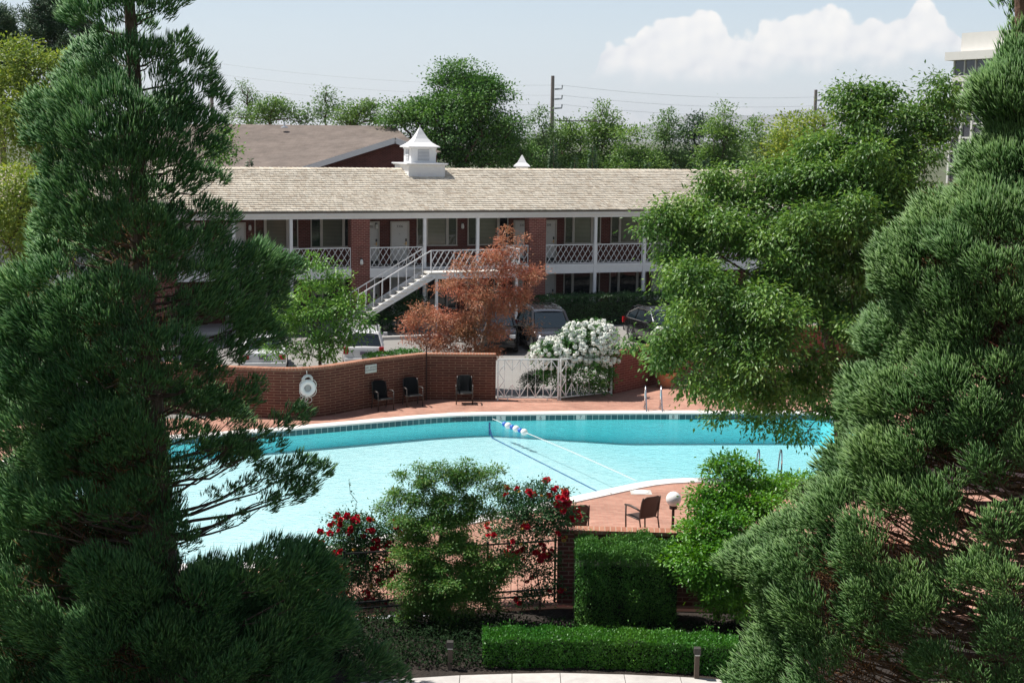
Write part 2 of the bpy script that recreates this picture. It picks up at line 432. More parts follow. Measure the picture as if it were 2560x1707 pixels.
def water():
    m = bpy.data.materials.new('pool_water'); m.use_nodes = True
    t = NT(m.node_tree); t.t.nodes.clear()
    out = t.n('ShaderNodeOutputMaterial')
    tr = t.n('ShaderNodeBsdfTransparent'); tr.inputs[0].default_value = (.97, 1.0, 1.0, 1)
    gl = t.n('ShaderNodeBsdfGlossy', i_Roughness=.03)
    tc = t.n('ShaderNodeTexCoord'); mp = t.n('ShaderNodeMapping'); mp.inputs['Rotation'].default_value = (0, 0, .5); mp.inputs['Scale'].default_value = (1, 1.6, 1)
    t.l(tc.outputs['Object'], mp.inputs['Vector'])
    n1 = t.n('ShaderNodeTexNoise', i_Scale=4.2, i_Detail=4.0, i_Distortion=.8); t.l(mp.outputs[0], n1.inputs['Vector'])
    bp = t.n('ShaderNodeBump', i_Strength=.9, i_Distance=.03); t.l(n1.outputs[0], bp.inputs['Height'])
    t.l(bp.outputs[0], gl.inputs['Normal'])
    n3 = t.n('ShaderNodeTexNoise', i_Scale=3.0, i_Detail=3.0, i_Distortion=1.4); t.l(mp.outputs[0], n3.inputs['Vector'])
    t.l(t.ramp(n3.outputs[0], [(.34, (.86, .91, .92)), (.5, (.96, .98, .98)), (.62, (1, 1, 1))]), tr.inputs[0])  # mottled tint stands in for sunlight focused by ripples onto the floor
    fr = t.n('ShaderNodeFresnel', i_IOR=1.33); t.l(bp.outputs[0], fr.inputs['Normal'])
    mx = t.n('ShaderNodeMixShader'); t.l(t.math('MULTIPLY', fr.outputs[0], .8), mx.inputs[0]); t.l(tr.outputs[0], mx.inputs[1]); t.l(gl.outputs[0], mx.inputs[2])
    t.l(mx.outputs[0], out.inputs['Surface'])
    va = t.n('ShaderNodeVolumeAbsorption', i_Density=.22); va.inputs['Color'].default_value = (.10, .89, .97, 1)
    t.l(va.outputs[0], out.inputs['Volume'])
    return m
wm = MB(); wp = offset(PO, .06)
k0 = xyz(wp, WATER)
wm.poly(k0); nb = len(wm.v)
wm.v += xyz(wp, -1.5); wm.f += [(i, nb + i, nb + (i + 1) % n, (i + 1) % n) for i in range(n)]
bot = MB().poly(xyz(wp, -1.5)); wm.f += [(nb + f[0], nb + f[2], nb + f[1]) for f in bot.f]
structure('water', wm, water())

# ground sheets
FAR = 16000.0
grass = mat('ground_soil_and_grass', (.075, .085, .04), .95, noise=(.5, .4))
structure('ground', MB().poly([(-FAR, -200, -.06), (FAR, -200, -.06), (FAR, FAR, -.06), (-FAR, FAR, -.06)], [xyz(DECK[::-1], -.06)]), grass)
asph = mat('parking_asphalt', (.225, .215, .20), .9, noise=(1.3, .12), bump=(60, .25, .004))
structure('parking_lot', MB().poly(xyz([(-30, 38.05), (-18, 44.7), (-8.6, 46.7), (-3, 50.65), (1.6, 50.65), (3.9, 52.15), (9, 58.55), (30, 64), (30, 84), (-9, 68.0), (-34, 58)][::-1], -.02)), asph)
lawn = mat('lawn_grass', (.12, .18, .035), .95, noise=(9, .35), bump=(50, .8, .03))
structure('lawn', MB().prism([(3.9, 52.4), (5.6, 54.5), (9, 58.9), (9, 60.2), (5.2, 56.6), (3.4, 53.6)], -.05, .16), lawn)
kerb = MB()
kerb.prism([(-9.2, 63.9), (-3.4, 66.0), (-3.5, 66.25), (-9.3, 64.15)], -.05, .13)
structure('kerb', kerb, CONC)

SWC = [onz(px, py, -.02)[:2] for px, py in ((640, 1720), (860, 1708), (1000, 1696), (1150, 1687), (1280, 1683), (1400, 1681), (1560, 1685), (1700, 1691), (1830, 1699), (2000, 1712), (2200, 1735))]
sw = MB()
for i in range(len(SWC) - 1):
    a, b = np.array(SWC[i]), np.array(SWC[i + 1]); d = (b - a) / np.linalg.norm(b - a); a2 = a + d * .006; b2 = b - d * .006
    sw.prism([tuple(a2), tuple(a2 - [0, 1.7]), tuple(b2 - [0, 1.7]), tuple(b2)], -.1, -.02)
structure('sidewalk', sw, CONC)

# planting bed between the walk and the pool enclosure
bed = mat('bed_soil', (.024, .017, .012), .95, noise=(7, .5), bump=(18, 1.0, .06))
structure('planting_bed', MB().poly(xyz([(-14, 24.4), *[(p[0], p[1] + .02) for p in SWC[1:-1]], (8, 24.0), (11, 27.1), (1.0, 27.55), (-3.0, 26.7), (-12, 24.45)], -.045)), bed)

# far mountains
def mountains():
    r = np.random.default_rng(3)
    xs = np.arange(1250, 2700, 6.0)
    key = [(1250, 332), (1500, 330), (1600, 318), (1660, 304), (1712, 290), (1760, 288), (1800, 281), (1830, 287), (1870, 291), (1915, 290), (1960, 283), (1990, 277), (2034, 274), (2080, 280), (2160, 286), (2300, 280), (2450, 290), (2700, 300)]
    ys = np.interp(xs, [k[0] for k in key], [k[1] for k in key]) + np.cumsum(r.normal(0, .5, len(xs))) * .25
    D = 12000.0; mb = MB(); v = []
    for px, py in zip(xs, ys):
        p = at(px, py, D); v += [tuple(p), (p[0], p[1] - 900 - r.uniform(0, 300), p[2] * .45 + r.uniform(-10, 10)), (p[0], p[1] - 2600, -20)]
    m = len(xs)
    mb.add(v, [(3 * i + j, 3 * i + j + 1, 3 * i + j + 4, 3 * i + j + 3) for i in range(m - 1) for j in range(2)])
    structure('mountains', mb, mat('mountain_rock', (.16, .16, .15), .95, noise=(.004, .4)))
mountains()

# ================================================================== MOTEL
TH = R(20.4466)
MO = (-7.03, 69.19, 0.0)
motel = thing('motel_building', 'long two storey brick motel with pale shingle roof and white balcony rails', 'building', MO, TH)
X0, X1, WD, FZ = -22.0, 27.0, 2.5, 2.9       # ends, balcony depth, upper floor level
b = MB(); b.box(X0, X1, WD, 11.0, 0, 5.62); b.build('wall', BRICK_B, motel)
b = MB(); b.box(X0, X1, -.02, WD - .003, 2.66, FZ); b.build('balcony_floor', mat('balcony_concrete', (.16, .155, .15), .8, noise=(3, .2)), motel)
b = MB()
PIERS = [(-10.13, -9.21), (-.90, .02), (8.31, 9.23), (17.54, 18.46)]
segs = [(X0, -10.13), (-9.21, -.90), (.02, 8.31), (9.23, 17.54), (18.46, X1)]
for a, c in segs:
    b.box(a, c, -.10, -.023, 2.50, 2.93); b.box(a, c, -.125, -.103, 2.78, 2.90); b.box(a, c, -.1, .12, 2.46, 2.497)
b.build('balcony_beam', WHITE, motel)
b = MB(); b.box(X0, X1, -.14, .14, 5.33, 5.56); b.box(X0, X1, -.36, -.143, 5.50, 5.60); b.box(X0, X1, -.42, -.363, 5.53, 5.70)
b.build('fascia', WHITE, motel)
b = MB(); b.box(X0, X1, -.30, WD - .004, 5.605, 5.63); b.build('soffit', WHITE, motel)
b = MB(); b.box(X0, X1, -.50, -.423, 5.66, 5.735); b.build('gutter', mat('grey_gutter', (.30, .29, .26), .5), motel)
for a, c in PIERS:
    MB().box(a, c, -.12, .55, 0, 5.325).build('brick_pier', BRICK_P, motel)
for x in (-21.2, -18.4, -15.7, -12.93, -6.55, -3.83, 2.81, 5.57, 11.99, 14.77, 21.2, 24.0):
    p = MB(); p.box(x - .075, x + .075, -.135, .015, 0, 5.327); p.build('post', WHITE, motel, bevel=.008)

def shingles(name, x0, x1, y0, z0, y1, z1, course, wmin, wmax, m, parent, seed, lift=.022):
    """every shingle a small slab, so that the courses throw their own thin shadows"""
    r = np.random.default_rng(seed)
    d = np.array([0, y1 - y0, z1 - z0]); Ln = np.linalg.norm(d); d /= Ln; nrm = np.array([0, -d[2], d[1]])
    V, Q = [], []
    for k in range(int(Ln / course) + 1):
        x = x0 - r.uniform(0, wmax)
        while x < x1:
            w = r.uniform(wmin, wmax); a, c = max(x + .004, x0), min(x + w - .004, x1); x += w
            if c - a < .02: continue
            s = k * course + r.normal(0, .010); e = min((k + 1) * course + .03, Ln); h = lift * r.uniform(.7, 1.5)
            base = np.array([0, y0, z0])
            P = [base + d * s + nrm * h, base + d * e + nrm * .004, base + d * s - nrm * .01]
            b0 = len(V)
            V += [(a, P[0][1], P[0][2]), (c, P[0][1], P[0][2]), (c, P[1][1], P[1][2]), (a, P[1][1], P[1][2]), (a, P[2][1], P[2][2]), (c, P[2][1], P[2][2])]
            Q += [(b0, b0 + 1, b0 + 2, b0 + 3), (b0 + 4, b0 + 5, b0 + 1, b0)]
    return npobj(name, V, Q, m, parent, q=4)
def shinglemat(name, cols):
    m = bpy.data.materials.new(name); m.use_nodes = True
    t = NT(m.node_tree); b = t.t.nodes['Principled BSDF']; b.inputs['Roughness'].default_value = .9; b.inputs['Specular IOR Level'].default_value = .2
    g = t.n('ShaderNodeNewGeometry')
    c = t.ramp(g.outputs['Random Per Island'], [(i / (len(cols) - 1), k) for i, k in enumerate(cols)])
    tc = t.n('ShaderNodeTexCoord'); n = t.n('ShaderNodeTexNoise', i_Scale=.5, i_Detail=6.0, i_Roughness=.7); t.l(tc.outputs['Object'], n.inputs['Vector'])
    f = t.n('ShaderNodeMapRange', i_1=.3, i_2=.7, i_3=.84, i_4=1.1); t.l(n.outputs[0], f.inputs[0])
    cc = t.n('ShaderNodeCombineColor')
    for i in range(3): t.l(f.outputs[0], cc.inputs[i])
    t.l(t.mixc(1.0, c, cc.outputs[0], 'MULTIPLY'), b.inputs['Base Color'])
    return m
RZ0, RZ1, RY = 5.72, 7.60, 5.5
b = MB()
b.add([(X0 - .3, -.5, RZ0), (X1 + .3, -.5, RZ0), (X1 + .3, RY, RZ1), (X0 - .3, RY, RZ1), (X1 + .3, 11.6, RZ0), (X0 - .3, 11.6, RZ0), (X0 - .3, -.5, RZ0 - .09), (X1 + .3, -.5, RZ0 - .09)],
      [(0, 1, 2, 3), (3, 2, 4, 5), (6, 7, 1, 0), (1, 7, 4, 2), (0, 3, 5, 6)])
roof = b.build('roof', mat('roof_underlay', (.16, .13, .10), .9), motel)
SH = shinglemat('pale_wood_shingle', [(.57, .48, .375), (.67, .59, .475), (.72, .64, .525), (.74, .67, .555), (.65, .57, .455)])
sh = shingles('shingle', X0 - .3, X1 + .3, -.53, RZ0 + .004, RY, RZ1 + .012, .285, .12, .26, SH, roof, 5, .034)
sh.name = 'shingles'
ridge = MB(); r_ = np.random.default_rng(9); x = X0 - .3
while x < X1 + .3:
    w = .24; t_ = r_.uniform(.01, .03); ridge.add([(x, RY - .16, RZ1 - .03 + t_), (x + w, RY - .16, RZ1 - .03 + t_ * .4), (x + w, RY, RZ1 + .055), (x, RY, RZ1 + .075), (x, RY + .16, RZ1 - .02), (x + w, RY + .16, RZ1 - .02)], [(0, 1, 2, 3), (3, 2, 5, 4)]); x += w
ridge.build('ridge_cap', SH, roof)

# cupola (stands on the ridge)
cu = MB(); cu.box(3.24, 5.22, 4.25, 6.9, 7.15, 7.86); cupola = cu.build('cupola', WHITE, roof, bevel=.01)
# sub-parts go beside it under the roof
cu = MB(); cu.box(3.10, 5.36, 4.11, 7.04, 7.86, 7.93); cu.box(3.16, 5.30, 4.17, 6.98, 7.81, 7.857); cu.build('cupola_flange', WHITE, roof, bevel=.012)
hx0, hx1, hy0, hy1 = 3.55, 4.91, 4.87, 6.23
cu = MB(); cu.box(hx0, hx1, hy0, hy1, 7.93, 8.72); cu.box(hx0 - .04, hx1 + .04, hy0 - .04, hy1 + .04, 8.66, 8.74); cu.build('cupola_housing', WHITE, roof)
for side in (0, 1):
    lv = MB(); o_ = MB()
    for k in range(7):
        z = 8.10 + k * .075
        if side == 0: lv.add([(hx0 + .38, hy0 - .045, z), (hx1 - .38, hy0 - .045, z), (hx1 - .38, hy0 - .005, z + .06), (hx0 + .38, hy0 - .005, z + .06)], [(0, 1, 2, 3)])
        else: lv.add([(hx0 - .045, hy1 - .38, z), (hx0 - .045, hy0 + .38, z), (hx0 - .005, hy0 + .38, z + .06), (hx0 - .005, hy1 - .38, z + .06)], [(0, 1, 2, 3)])
    if side == 0: o_.box(hx0 + .37, hx1 - .37, hy0 - .004, hy0 + .1, 8.07, 8.64)
    else: o_.box(hx0 - .004, hx0 + .1, hy0 + .37, hy1 - .37, 8.07, 8.64)
    lv.build('cupola_louver', WHITE, roof)
    o_.build('cupola_vent_opening', mat('louver_shade', (.35, .36, .38), .8), roof)
cap = MB(); cxm, cym = (hx0 + hx1) / 2, (hy0 + hy1) / 2; pr = [(.86, 8.74), (.86, 8.79), (.72, 8.86), (.52, 9.00), (.35, 9.20), (.22, 9.42), (.12, 9.62), (.04, 9.76)]
vs = []
for hw, z in pr: vs += [(cxm - hw, cym - hw, z), (cxm + hw, cym - hw, z), (cxm + hw, cym + hw, z), (cxm - hw, cym + hw, z)]
fs = [(4 * i + k, 4 * i + (k + 1) % 4, 4 * i + 4 + (k + 1) % 4, 4 * i + 4 + k) for i in range(len(pr) - 1) for k in range(4)] + [(3, 2, 1, 0), tuple(range(4 * len(pr) - 4, 4 * len(pr)))]
cap.add(vs, fs); cap.tube([(cxm, cym, 9.74), (cxm, cym, 9.92)], .02); cap.build('cupola_cap', WHITE, roof)

# doors and windows on the recessed wall
LOUV = mat('window_blind', (.42, .41, .36), .5)
def blinds():
    m = bpy.data.materials.new('window_blinds'); m.use_nodes = True
    t = NT(m.node_tree); b = t.t.nodes['Principled BSDF']; b.inputs['Roughness'].default_value = .12; b.inputs['Specular IOR Level'].default_value = .8
    tc = t.n('ShaderNodeTexCoord'); p = t.n('ShaderNodeSeparateXYZ'); t.l(tc.outputs['Object'], p.inputs[0])
    f = t.math('FRACT', t.math('MULTIPLY', p.outputs[2], 14.5))
    n = t.n('ShaderNodeTexNoise', i_Scale=1.2, i_Detail=3.0); t.l(tc.outputs['Object'], n.inputs['Vector'])
    c = t.ramp(f, [(.0, (.035, .036, .03)), (.3, (.20, .195, .16)), (.85, (.25, .24, .20)), (1.0, (.035, .036, .03))])
    t.l(t.mixc(t.math('MULTIPLY', n.outputs[0], .75), c, (.06, .075, .05)), b.inputs['Base Color'])
    return m
BLIND = blinds()
def door(x0, x1, z0, num=None, lock=True):
    y = WD
    d = MB(); d.box(x0 + .07, x1 - .07, y - .045, y - .003, z0 + .16, z0 + 2.08); o = d.build('door', DOORP, motel)
    fr = MB(); fr.box(x0, x0 + .068, y - .09, y - .002, z0, z0 + 2.15); fr.box(x1 - .068, x1, y - .09, y - .002, z0, z0 + 2.15); fr.box(x0 + .07, x1 - .07, y - .09, y - .002, z0 + 2.083, z0 + 2.15); fr.build('door_frame', TRIM, o)
    MB().box(x0 + .07, x1 - .07, y - .05, y - .003, z0, z0 + .157).build('kick_plate', DKMETAL, o)
    h = MB(); h.box(x1 - .20, x1 - .13, y - .085, y - .048, z0 + 1.12, z0 + 1.26); h.build('lock', BLACK, o)
    h = MB(); h.box(x1 - .185, x1 - .135, y - .07, y - .048, z0 + .94, z0 + 1.10); h.bar((x1 - .16, y - .09, z0 + 1.0), (x1 - .29, y - .09, z0 + 1.0), .022); h.build('handle', BRASS, o)
    MB().box((x0 + x1) / 2 - .012, (x0 + x1) / 2 + .012, y - .056, y - .047, z0 + 1.48, z0 + 1.51).build('peephole', DKMETAL, o)
    if num: text('door_number', num, .17, DKMETAL, o, upright((x0 + x1) / 2, y - .052, z0 + 1.88))
def window(x0, x1, z0, zt, parts=(.245, .755), blind=True, y=WD):
    fr = MB(); t = .05
    xs = [x0, x0 + (x1 - x0) * parts[0], x0 + (x1 - x0) * parts[1], x1]
    fr.box(x0, x1, y - .07, y - .004, z0 - .05, z0); fr.box(x0 - .03, x1 + .03, y - .10, y - .073, z0 - .06, z0 - .02); fr.box(x0, x1, y - .07, y - .004, zt, zt + .05)
    for k, xx in enumerate(xs):
        w = .05 if k in (0, 3) else .13
        a = xx if k == 0 else xx - w if k == 3 else xx - w / 2
        fr.box(a, a + w, y - .08, y - .004, z0, zt)
    o = fr.build('window', TRIM, motel)
    MB().box(xs[1] + .066, xs[2] - .066, y - .035, y - .005, z0 + .002, zt - .002).build('pane', BLIND if blind else GLASSD, o)
    for a, c in ((xs[0] + .052, xs[1] - .067), (xs[2] + .067, xs[3] - .052)):
        g = MB(); g.box(a, c, y - .035, y - .005, z0 + .002, zt - .002); g.build('pane', GLASSD, o)
        MB().box(a, c, y - .046, y - .037, (z0 + zt) / 2 - .012, (z0 + zt) / 2 + .012).build('meeting_rail', DKMETAL, o)
for x0, x1, num in ((-17.0, -16.0, None), (-14.0, -13.0, None), (-8.55, -7.55, '3303'), (-6.6, -5.55, '3304'), (.20, 1.19, '3305'), (1.76, 2.75, '3306'), (8.43, 9.42, '3307'), (9.86, 10.85, '3308'), (16.45, 17.45, '3309'), (18.9, 19.9, '3310')):
    door(x0, x1, FZ, num)
for x0, x1 in ((-21.5, -19.3), (-12.3, -10.2), (-5.12, -2.96), (-2.33, -.12), (3.15, 5.32), (5.89, 8.12), (11.3, 13.4), (13.98, 16.15), (20.4, 22.6), (23.2, 25.4)):
    window(x0, x1, FZ + .92, FZ + 2.45)
for x0, x1 in ((.20, 1.19), (1.76, 2.75), (8.43, 9.42), (9.86, 10.85), (16.45, 17.45), (-6.6, -5.55)):
    door(x0, x1, 0.12)
for x0, x1 in ((-5.12, -2.96), (-2.33, -.12), (3.15, 5.32), (5.89, 8.12), (11.3, 13.4), (13.98, 16.15)):
    window(x0, x1, .55, 2.35, blind=False)
MB().box(X0, X1, -.6, WD - .003, -.06, .12).build('ground_walkway', CONC, motel)

# lattice railings of the balcony
def lattice(mb, a, c, y, z0, z1, step=.305, th=.016, fat=.026, run=.56):
    """the thin bars fall to the right, the flat bars rise to the right"""
    k = a - run
    while k < c:
        for sgn, w, yy in ((1, th, y - .012), (-1, fat, y + .012)):
            p, q = (k, z1), (k + run, z0)
            if sgn < 0: p, q = (k, z0), (k + run, z1)
            t0, t1 = max(0, (a - k) / run), min(1, (c - k) / run)
            if t1 - t0 < .05: continue
            P = lambda t: (p[0] + (q[0] - p[0]) * t, yy, p[1] + (q[1] - p[1]) * t)
            mb.bar(P(t0), P(t1), w, .012 if sgn > 0 else .02, up=(0, 1, 0))
        k += step
def railing(a, c, y=-.06, skip=None):
    r = MB(); z0, z1 = FZ + .09, FZ + 1.0
    r.box(a, c, y - .025, y + .025, z1, z1 + .045); r.box(a, c, y - .015, y + .015, z0 - .03, z0)
    r.box(a, a + .03, y - .015, y + .015, FZ, z1); r.box(c - .03, c, y - .015, y + .015, FZ, z1)
    lattice(r, a + .03, c - .03, y, z0, z1); r.build('railing', WHITE, motel)
for a, c in ((-21.1, -18.5), (-18.3, -15.8), (-15.6, -13.03), (-12.83, -10.15), (-9.19, -6.65), (-6.45, -3.93), (-3.73, -.92), (.04, 2.71), (6.95, 8.29), (9.25, 11.89), (12.09, 14.67), (14.87, 17.52), (18.48, 21.1), (21.3, 23.9)):
    railing(a, c)
LAMPW = mat('lamp_glass', (.78, .77, .73), .3)
for x, y, z in ((1.02, WD, 4.82), (5.6, WD, 4.8), (9.63, WD, 4.82), (-5.35, WD, 4.82), (-.42, -.12, 3.28)):
    m_ = MB(); m_.lathe([(.0, .10), (.05, .10), (.075, .0), (.085, -.10), (.05, -.16), (.0, -.17)], 12, (x, y - .11, z)); o = m_.build('wall_lamp', LAMPW, motel, smooth=True)
    MB().box(x - .05, x + .05, y - .11, y - .003, z + .08, z + .15).build('bracket', DKMETAL, o)

# ------------------------------------------------------------------ outside staircase
st = thing('staircase', 'white steel outside staircase with open treads and landing against the motel balcony', 'staircase', MO, TH)
ya, yb = -2.4, -1.1
s0, z0_, s1, z1_ = -2.45, .0, 2.42, 2.80
for y, nm in ((ya, 'stringer'), (yb, 'stringer')):
    m_ = MB(); th_ = .06
    m_.add([(s0, y - th_ / 2, z0_), (s0 + .4, y - th_ / 2, z0_), (s1 + .25, y - th_ / 2, z1_ - .18), (s1 + .25, y - th_ / 2, z1_ + .06), (s1 - .05, y - th_ / 2, z1_ + .06),
            (s0, y + th_ / 2, z0_), (s0 + .4, y + th_ / 2, z0_), (s1 + .25, y + th_ / 2, z1_ - .18), (s1 + .25, y + th_ / 2, z1_ + .06), (s1 - .05, y + th_ / 2, z1_ + .06)],
           [(0, 1, 2, 3, 4), (9, 8, 7, 6, 5), (0, 5, 6, 1), (1, 6, 7, 2), (2, 7, 8, 3), (3, 8, 9, 4), (4, 9, 5, 0)])
    m_.build(nm, WHITE, st)
NT_ = 15
for k in range(NT_):
    x = s0 + .15 + (s1 - s0 - .1) * (k + .5) / NT_; z = (k + 1) * 2.86 / (NT_ + 1)
    m_ = MB(); m_.box(x - .16, x + .17, ya - .10, yb + .05, z - .05, z); m_.build('tread', mat('tread_concrete', (.66, .63, .58), .8) if k == 0 else bpy.data.materials['tread_concrete'], st)
m_ = MB(); m_.box(s1 - .1, 6.95, ya - .06, -.14, 2.80, 2.88); m_.build('landing', bpy.data.materials['tread_concrete'], st)
m_ = MB(); m_.box(s1 + .26, 6.95, ya - .03, ya + .06, 2.56, 2.797); m_.box(6.86, 6.95, ya + .06, -.14, 2.56, 2.797); m_.build('landing_beam', WHITE, st)
for x in (s1 + .33, 6.85):
    MB().box(x - .06, x + .06, ya + .07, ya + .19, -.02, 2.797).build('post', WHITE, st)
def handrail(y, lo):
    m_ = MB()
    zz = lambda x: 3.93 + (x - s1) * .575
    m_.bar((-1.2, y, zz(-1.2)), (s1, y, zz(s1)), .05, .05)
    x = -1.2
    while x < s1:
        zt = zz(x); m_.box(x - .014, x + .014, y - .014, y + .014, zt - .98, zt - .02); x += .40
    m_.build('handrail', WHITE, st)
handrail(ya - .03, 0); handrail(yb + .02, 0)
m_ = MB(); y = ya - .03
m_.box(s1, 6.95, y - .025, y + .025, 3.905, 3.955)
for x in (s1 + .02, s1 + 1.15, s1 + 2.3, s1 + 3.4, 6.93): m_.box(x - .015, x + .015, y - .015, y + .015, 2.88, 3.90)
lattice(m_, s1 + .03, 6.92, y, 2.95, 3.90, .30, .016, .045); m_.build('landing_railing', WHITE, st)
m_ = MB(); m_.box(6.91, 6.95, ya, -.14, 3.905, 3.955)
for k in range(7): m_.box(6.92, 6.94, ya + .1 + k * .3, ya + .12 + k * .3, 2.88, 3.9)
m_.build('landing_railing', WHITE, st)

# ------------------------------------------------------------------ brown roofed building behind
bp_ = at(760, 400, 102)
inn = thing('brown_roofed_building', 'brick building with broad brown shingle roof and white gable trim behind the motel', 'building', (0, 102, 0))
P = lambda px, py, Y: tuple(at(px, py, Y) - np.array([0, 102, 0]))
BSH = brick('brown_asphalt_shingle', (.185, .150, .128), (.15, .122, .105), (.12, .098, .085), .5, .16, .008, flat=True, bump=.2)
m_ = MB(); A, B_, Cc, D_ = P(380, 309, 108), P(985, 315, 108), P(1048, 372, 99), P(330, 470, 92)
E_ = P(1048, 470, 92)
m_.add([A, B_, Cc, E_, D_, P(400, 470, 124), P(1100, 470, 124)], [(0, 4, 3, 2, 1), (0, 1, 6, 5), (1, 2, 3, 6)])
m_.build('roof', BSH, inn)
g0, g1, g2 = P(735, 425, 95), P(990, 345, 95), P(1092, 382, 95)
sh3 = lambda p, d: (p[0], p[1] + d[0], p[2] + d[1])
m_ = MB(); m_.add([sh3(g0, (-.6, 0)), sh3(g1, (-.6, 0)), sh3(g1, (9, .05)), sh3(g0, (9, .05))], [(0, 1, 2, 3)]); m_.add([sh3(g1, (-.6, 0)), sh3(g2, (-.6, 0)), sh3(g2, (6, 0)), sh3(g1, (9, .05))], [(0, 1, 2, 3)])
m_.build('gable_roof', BSH, inn)
m_ = MB()
for a, c in ((g0, g1), (g1, g2)):
    a2, c2 = np.array(a) + [0, -.62, -.17], np.array(c) + [0, -.62, -.17]; m_.bar(a2, c2, .08, .36, up=(0, 0, 1))
m_.build('gable_trim', WHITE, inn)
m_ = MB(); m_.add([(g0[0], g0[1], -9.3 + 9.3), (g2[0], g2[1], 0), (g2[0], g2[1], g2[2] - .2), (g1[0], g1[1], g1[2] - .2), (g0[0], g0[1], g0[2] - .2)], [(0, 1, 2, 3, 4)])
m_.add([(-16, -8, 0), (g2[0], -6.9, 0), (g2[0], -6.9, 6.6), (-16, -8, 5.6)], [(0, 1, 2, 3)]); m_.add([(g2[0], -6.99, 0), (g2[0], 14, 0), (g2[0], 14, 6.4), (g2[0], -6.99, 6.4)], [(0, 1, 2, 3)])
m_.build('wall', BRICK_B, inn)
v = np.array(P(711, 318, 106)); m_ = MB(); m_.lathe([(.26, -.05), (.24, .03), (.07, .06), (.07, .34), (.0, .35)], 10, v); m_.build('roof_vent', mat('galvanised_vent', (.55, .57, .6), .4, .6), inn)

# ------------------------------------------------------------------ small building with white cupola far behind
q = at(1305, 432, 96)
lodge = thing('low_lodge_building', 'low hidden building whose small white cupola peeks out of dark tree', 'building', (q[0], 96, 0))
zc = q[2]
m_ = MB(); m_.box(-7, 9, -.6, 6, 0, zc - 1.0); m_.build('wall', BRICK_B, lodge)
m_ = MB(); m_.add([(-7.5, -1.2, zc - 1.1), (9.5, -1.2, zc - 1.1), (9.5, 2.2, zc - .15), (-7.5, 2.2, zc - .15), (9.5, 6.6, zc - 1.1), (-7.5, 6.6, zc - 1.1)], [(0, 1, 2, 3), (3, 2, 4, 5)])
lr = m_.build('roof', SH, lodge)
m_ = MB(); m_.box(-.42, .42, 1.8, 2.64, zc - .5, zc + .35)
pr2 = [(.58, .35), (.56, .42), (.32, .62), (.14, .95), (.03, 1.15)]
vs = []
for hw, z in pr2: vs += [(-hw, 2.2 - hw, zc + z), (hw, 2.2 - hw, zc + z), (hw, 2.2 + hw, zc + z), (-hw, 2.2 + hw, zc + z)]
m_.add(vs, [(4 * i + k, 4 * i + (k + 1) % 4, 4 * i + 4 + (k + 1) % 4, 4 * i + 4 + k) for i in range(len(pr2) - 1) for k in range(4)])
m_.build('cupola', WHITE, lr)

# ------------------------------------------------------------------ office tower
q = at(2383, 152, 340)
tower = thing('office_tower', 'pale concrete office tower with bands of dark windows beyond the trees', 'building', (q[0], 340, 0), R(-61))
TZ = q[2]
CT = mat('tower_concrete', (.68, .66, .62), .8, noise=(.6, .05)); CT2 = mat('tower_pink_concrete', (.46, .36, .30), .8)
TW = mat('tower_glass', (.045, .042, .052), .12, spec=.7)
m_ = MB(); m_.box(0, 34, .9, 16, 0, TZ - .2); m_.build('wall', CT2, tower)
m_ = MB(); m_.box(-1.5, 35, -1.2, 18, TZ, TZ + 1.9)
for k in range(12):
    z = TZ - 4.9 - k * 3.3
    if z > 1: m_.box(-.05, 34.1, -.06 if k == 0 else .28, .88, z, z + (1.35 if k == 0 else .42))
m_.build('floor_band', CT, tower)
m_ = MB()
for i in range(11):
    x = i * 3.3; m_.box(x - .28, x + .28, .1, .885, 0, TZ - 5.0); m_.box(x - .14, x + .14, .3, .885, TZ - 3.4, TZ - .01)
m_.build('column', CT, tower)
m_ = MB(); m_.box(.8, 30, 1.5, 14, TZ + 1.905, TZ + 6.3); m_.build('penthouse', CT, tower)
for i in range(8):
    for k in range(10):
        zt = TZ - .02 if k == 0 else TZ - 5.0 - (k - 1) * 3.3
        zb = zt - (3.5 if k == 0 else 2.7)
        MB().box(i * 3.3 + .32, i * 3.3 + 2.98, .6, .86, zb, zt).build('window', TW, tower)
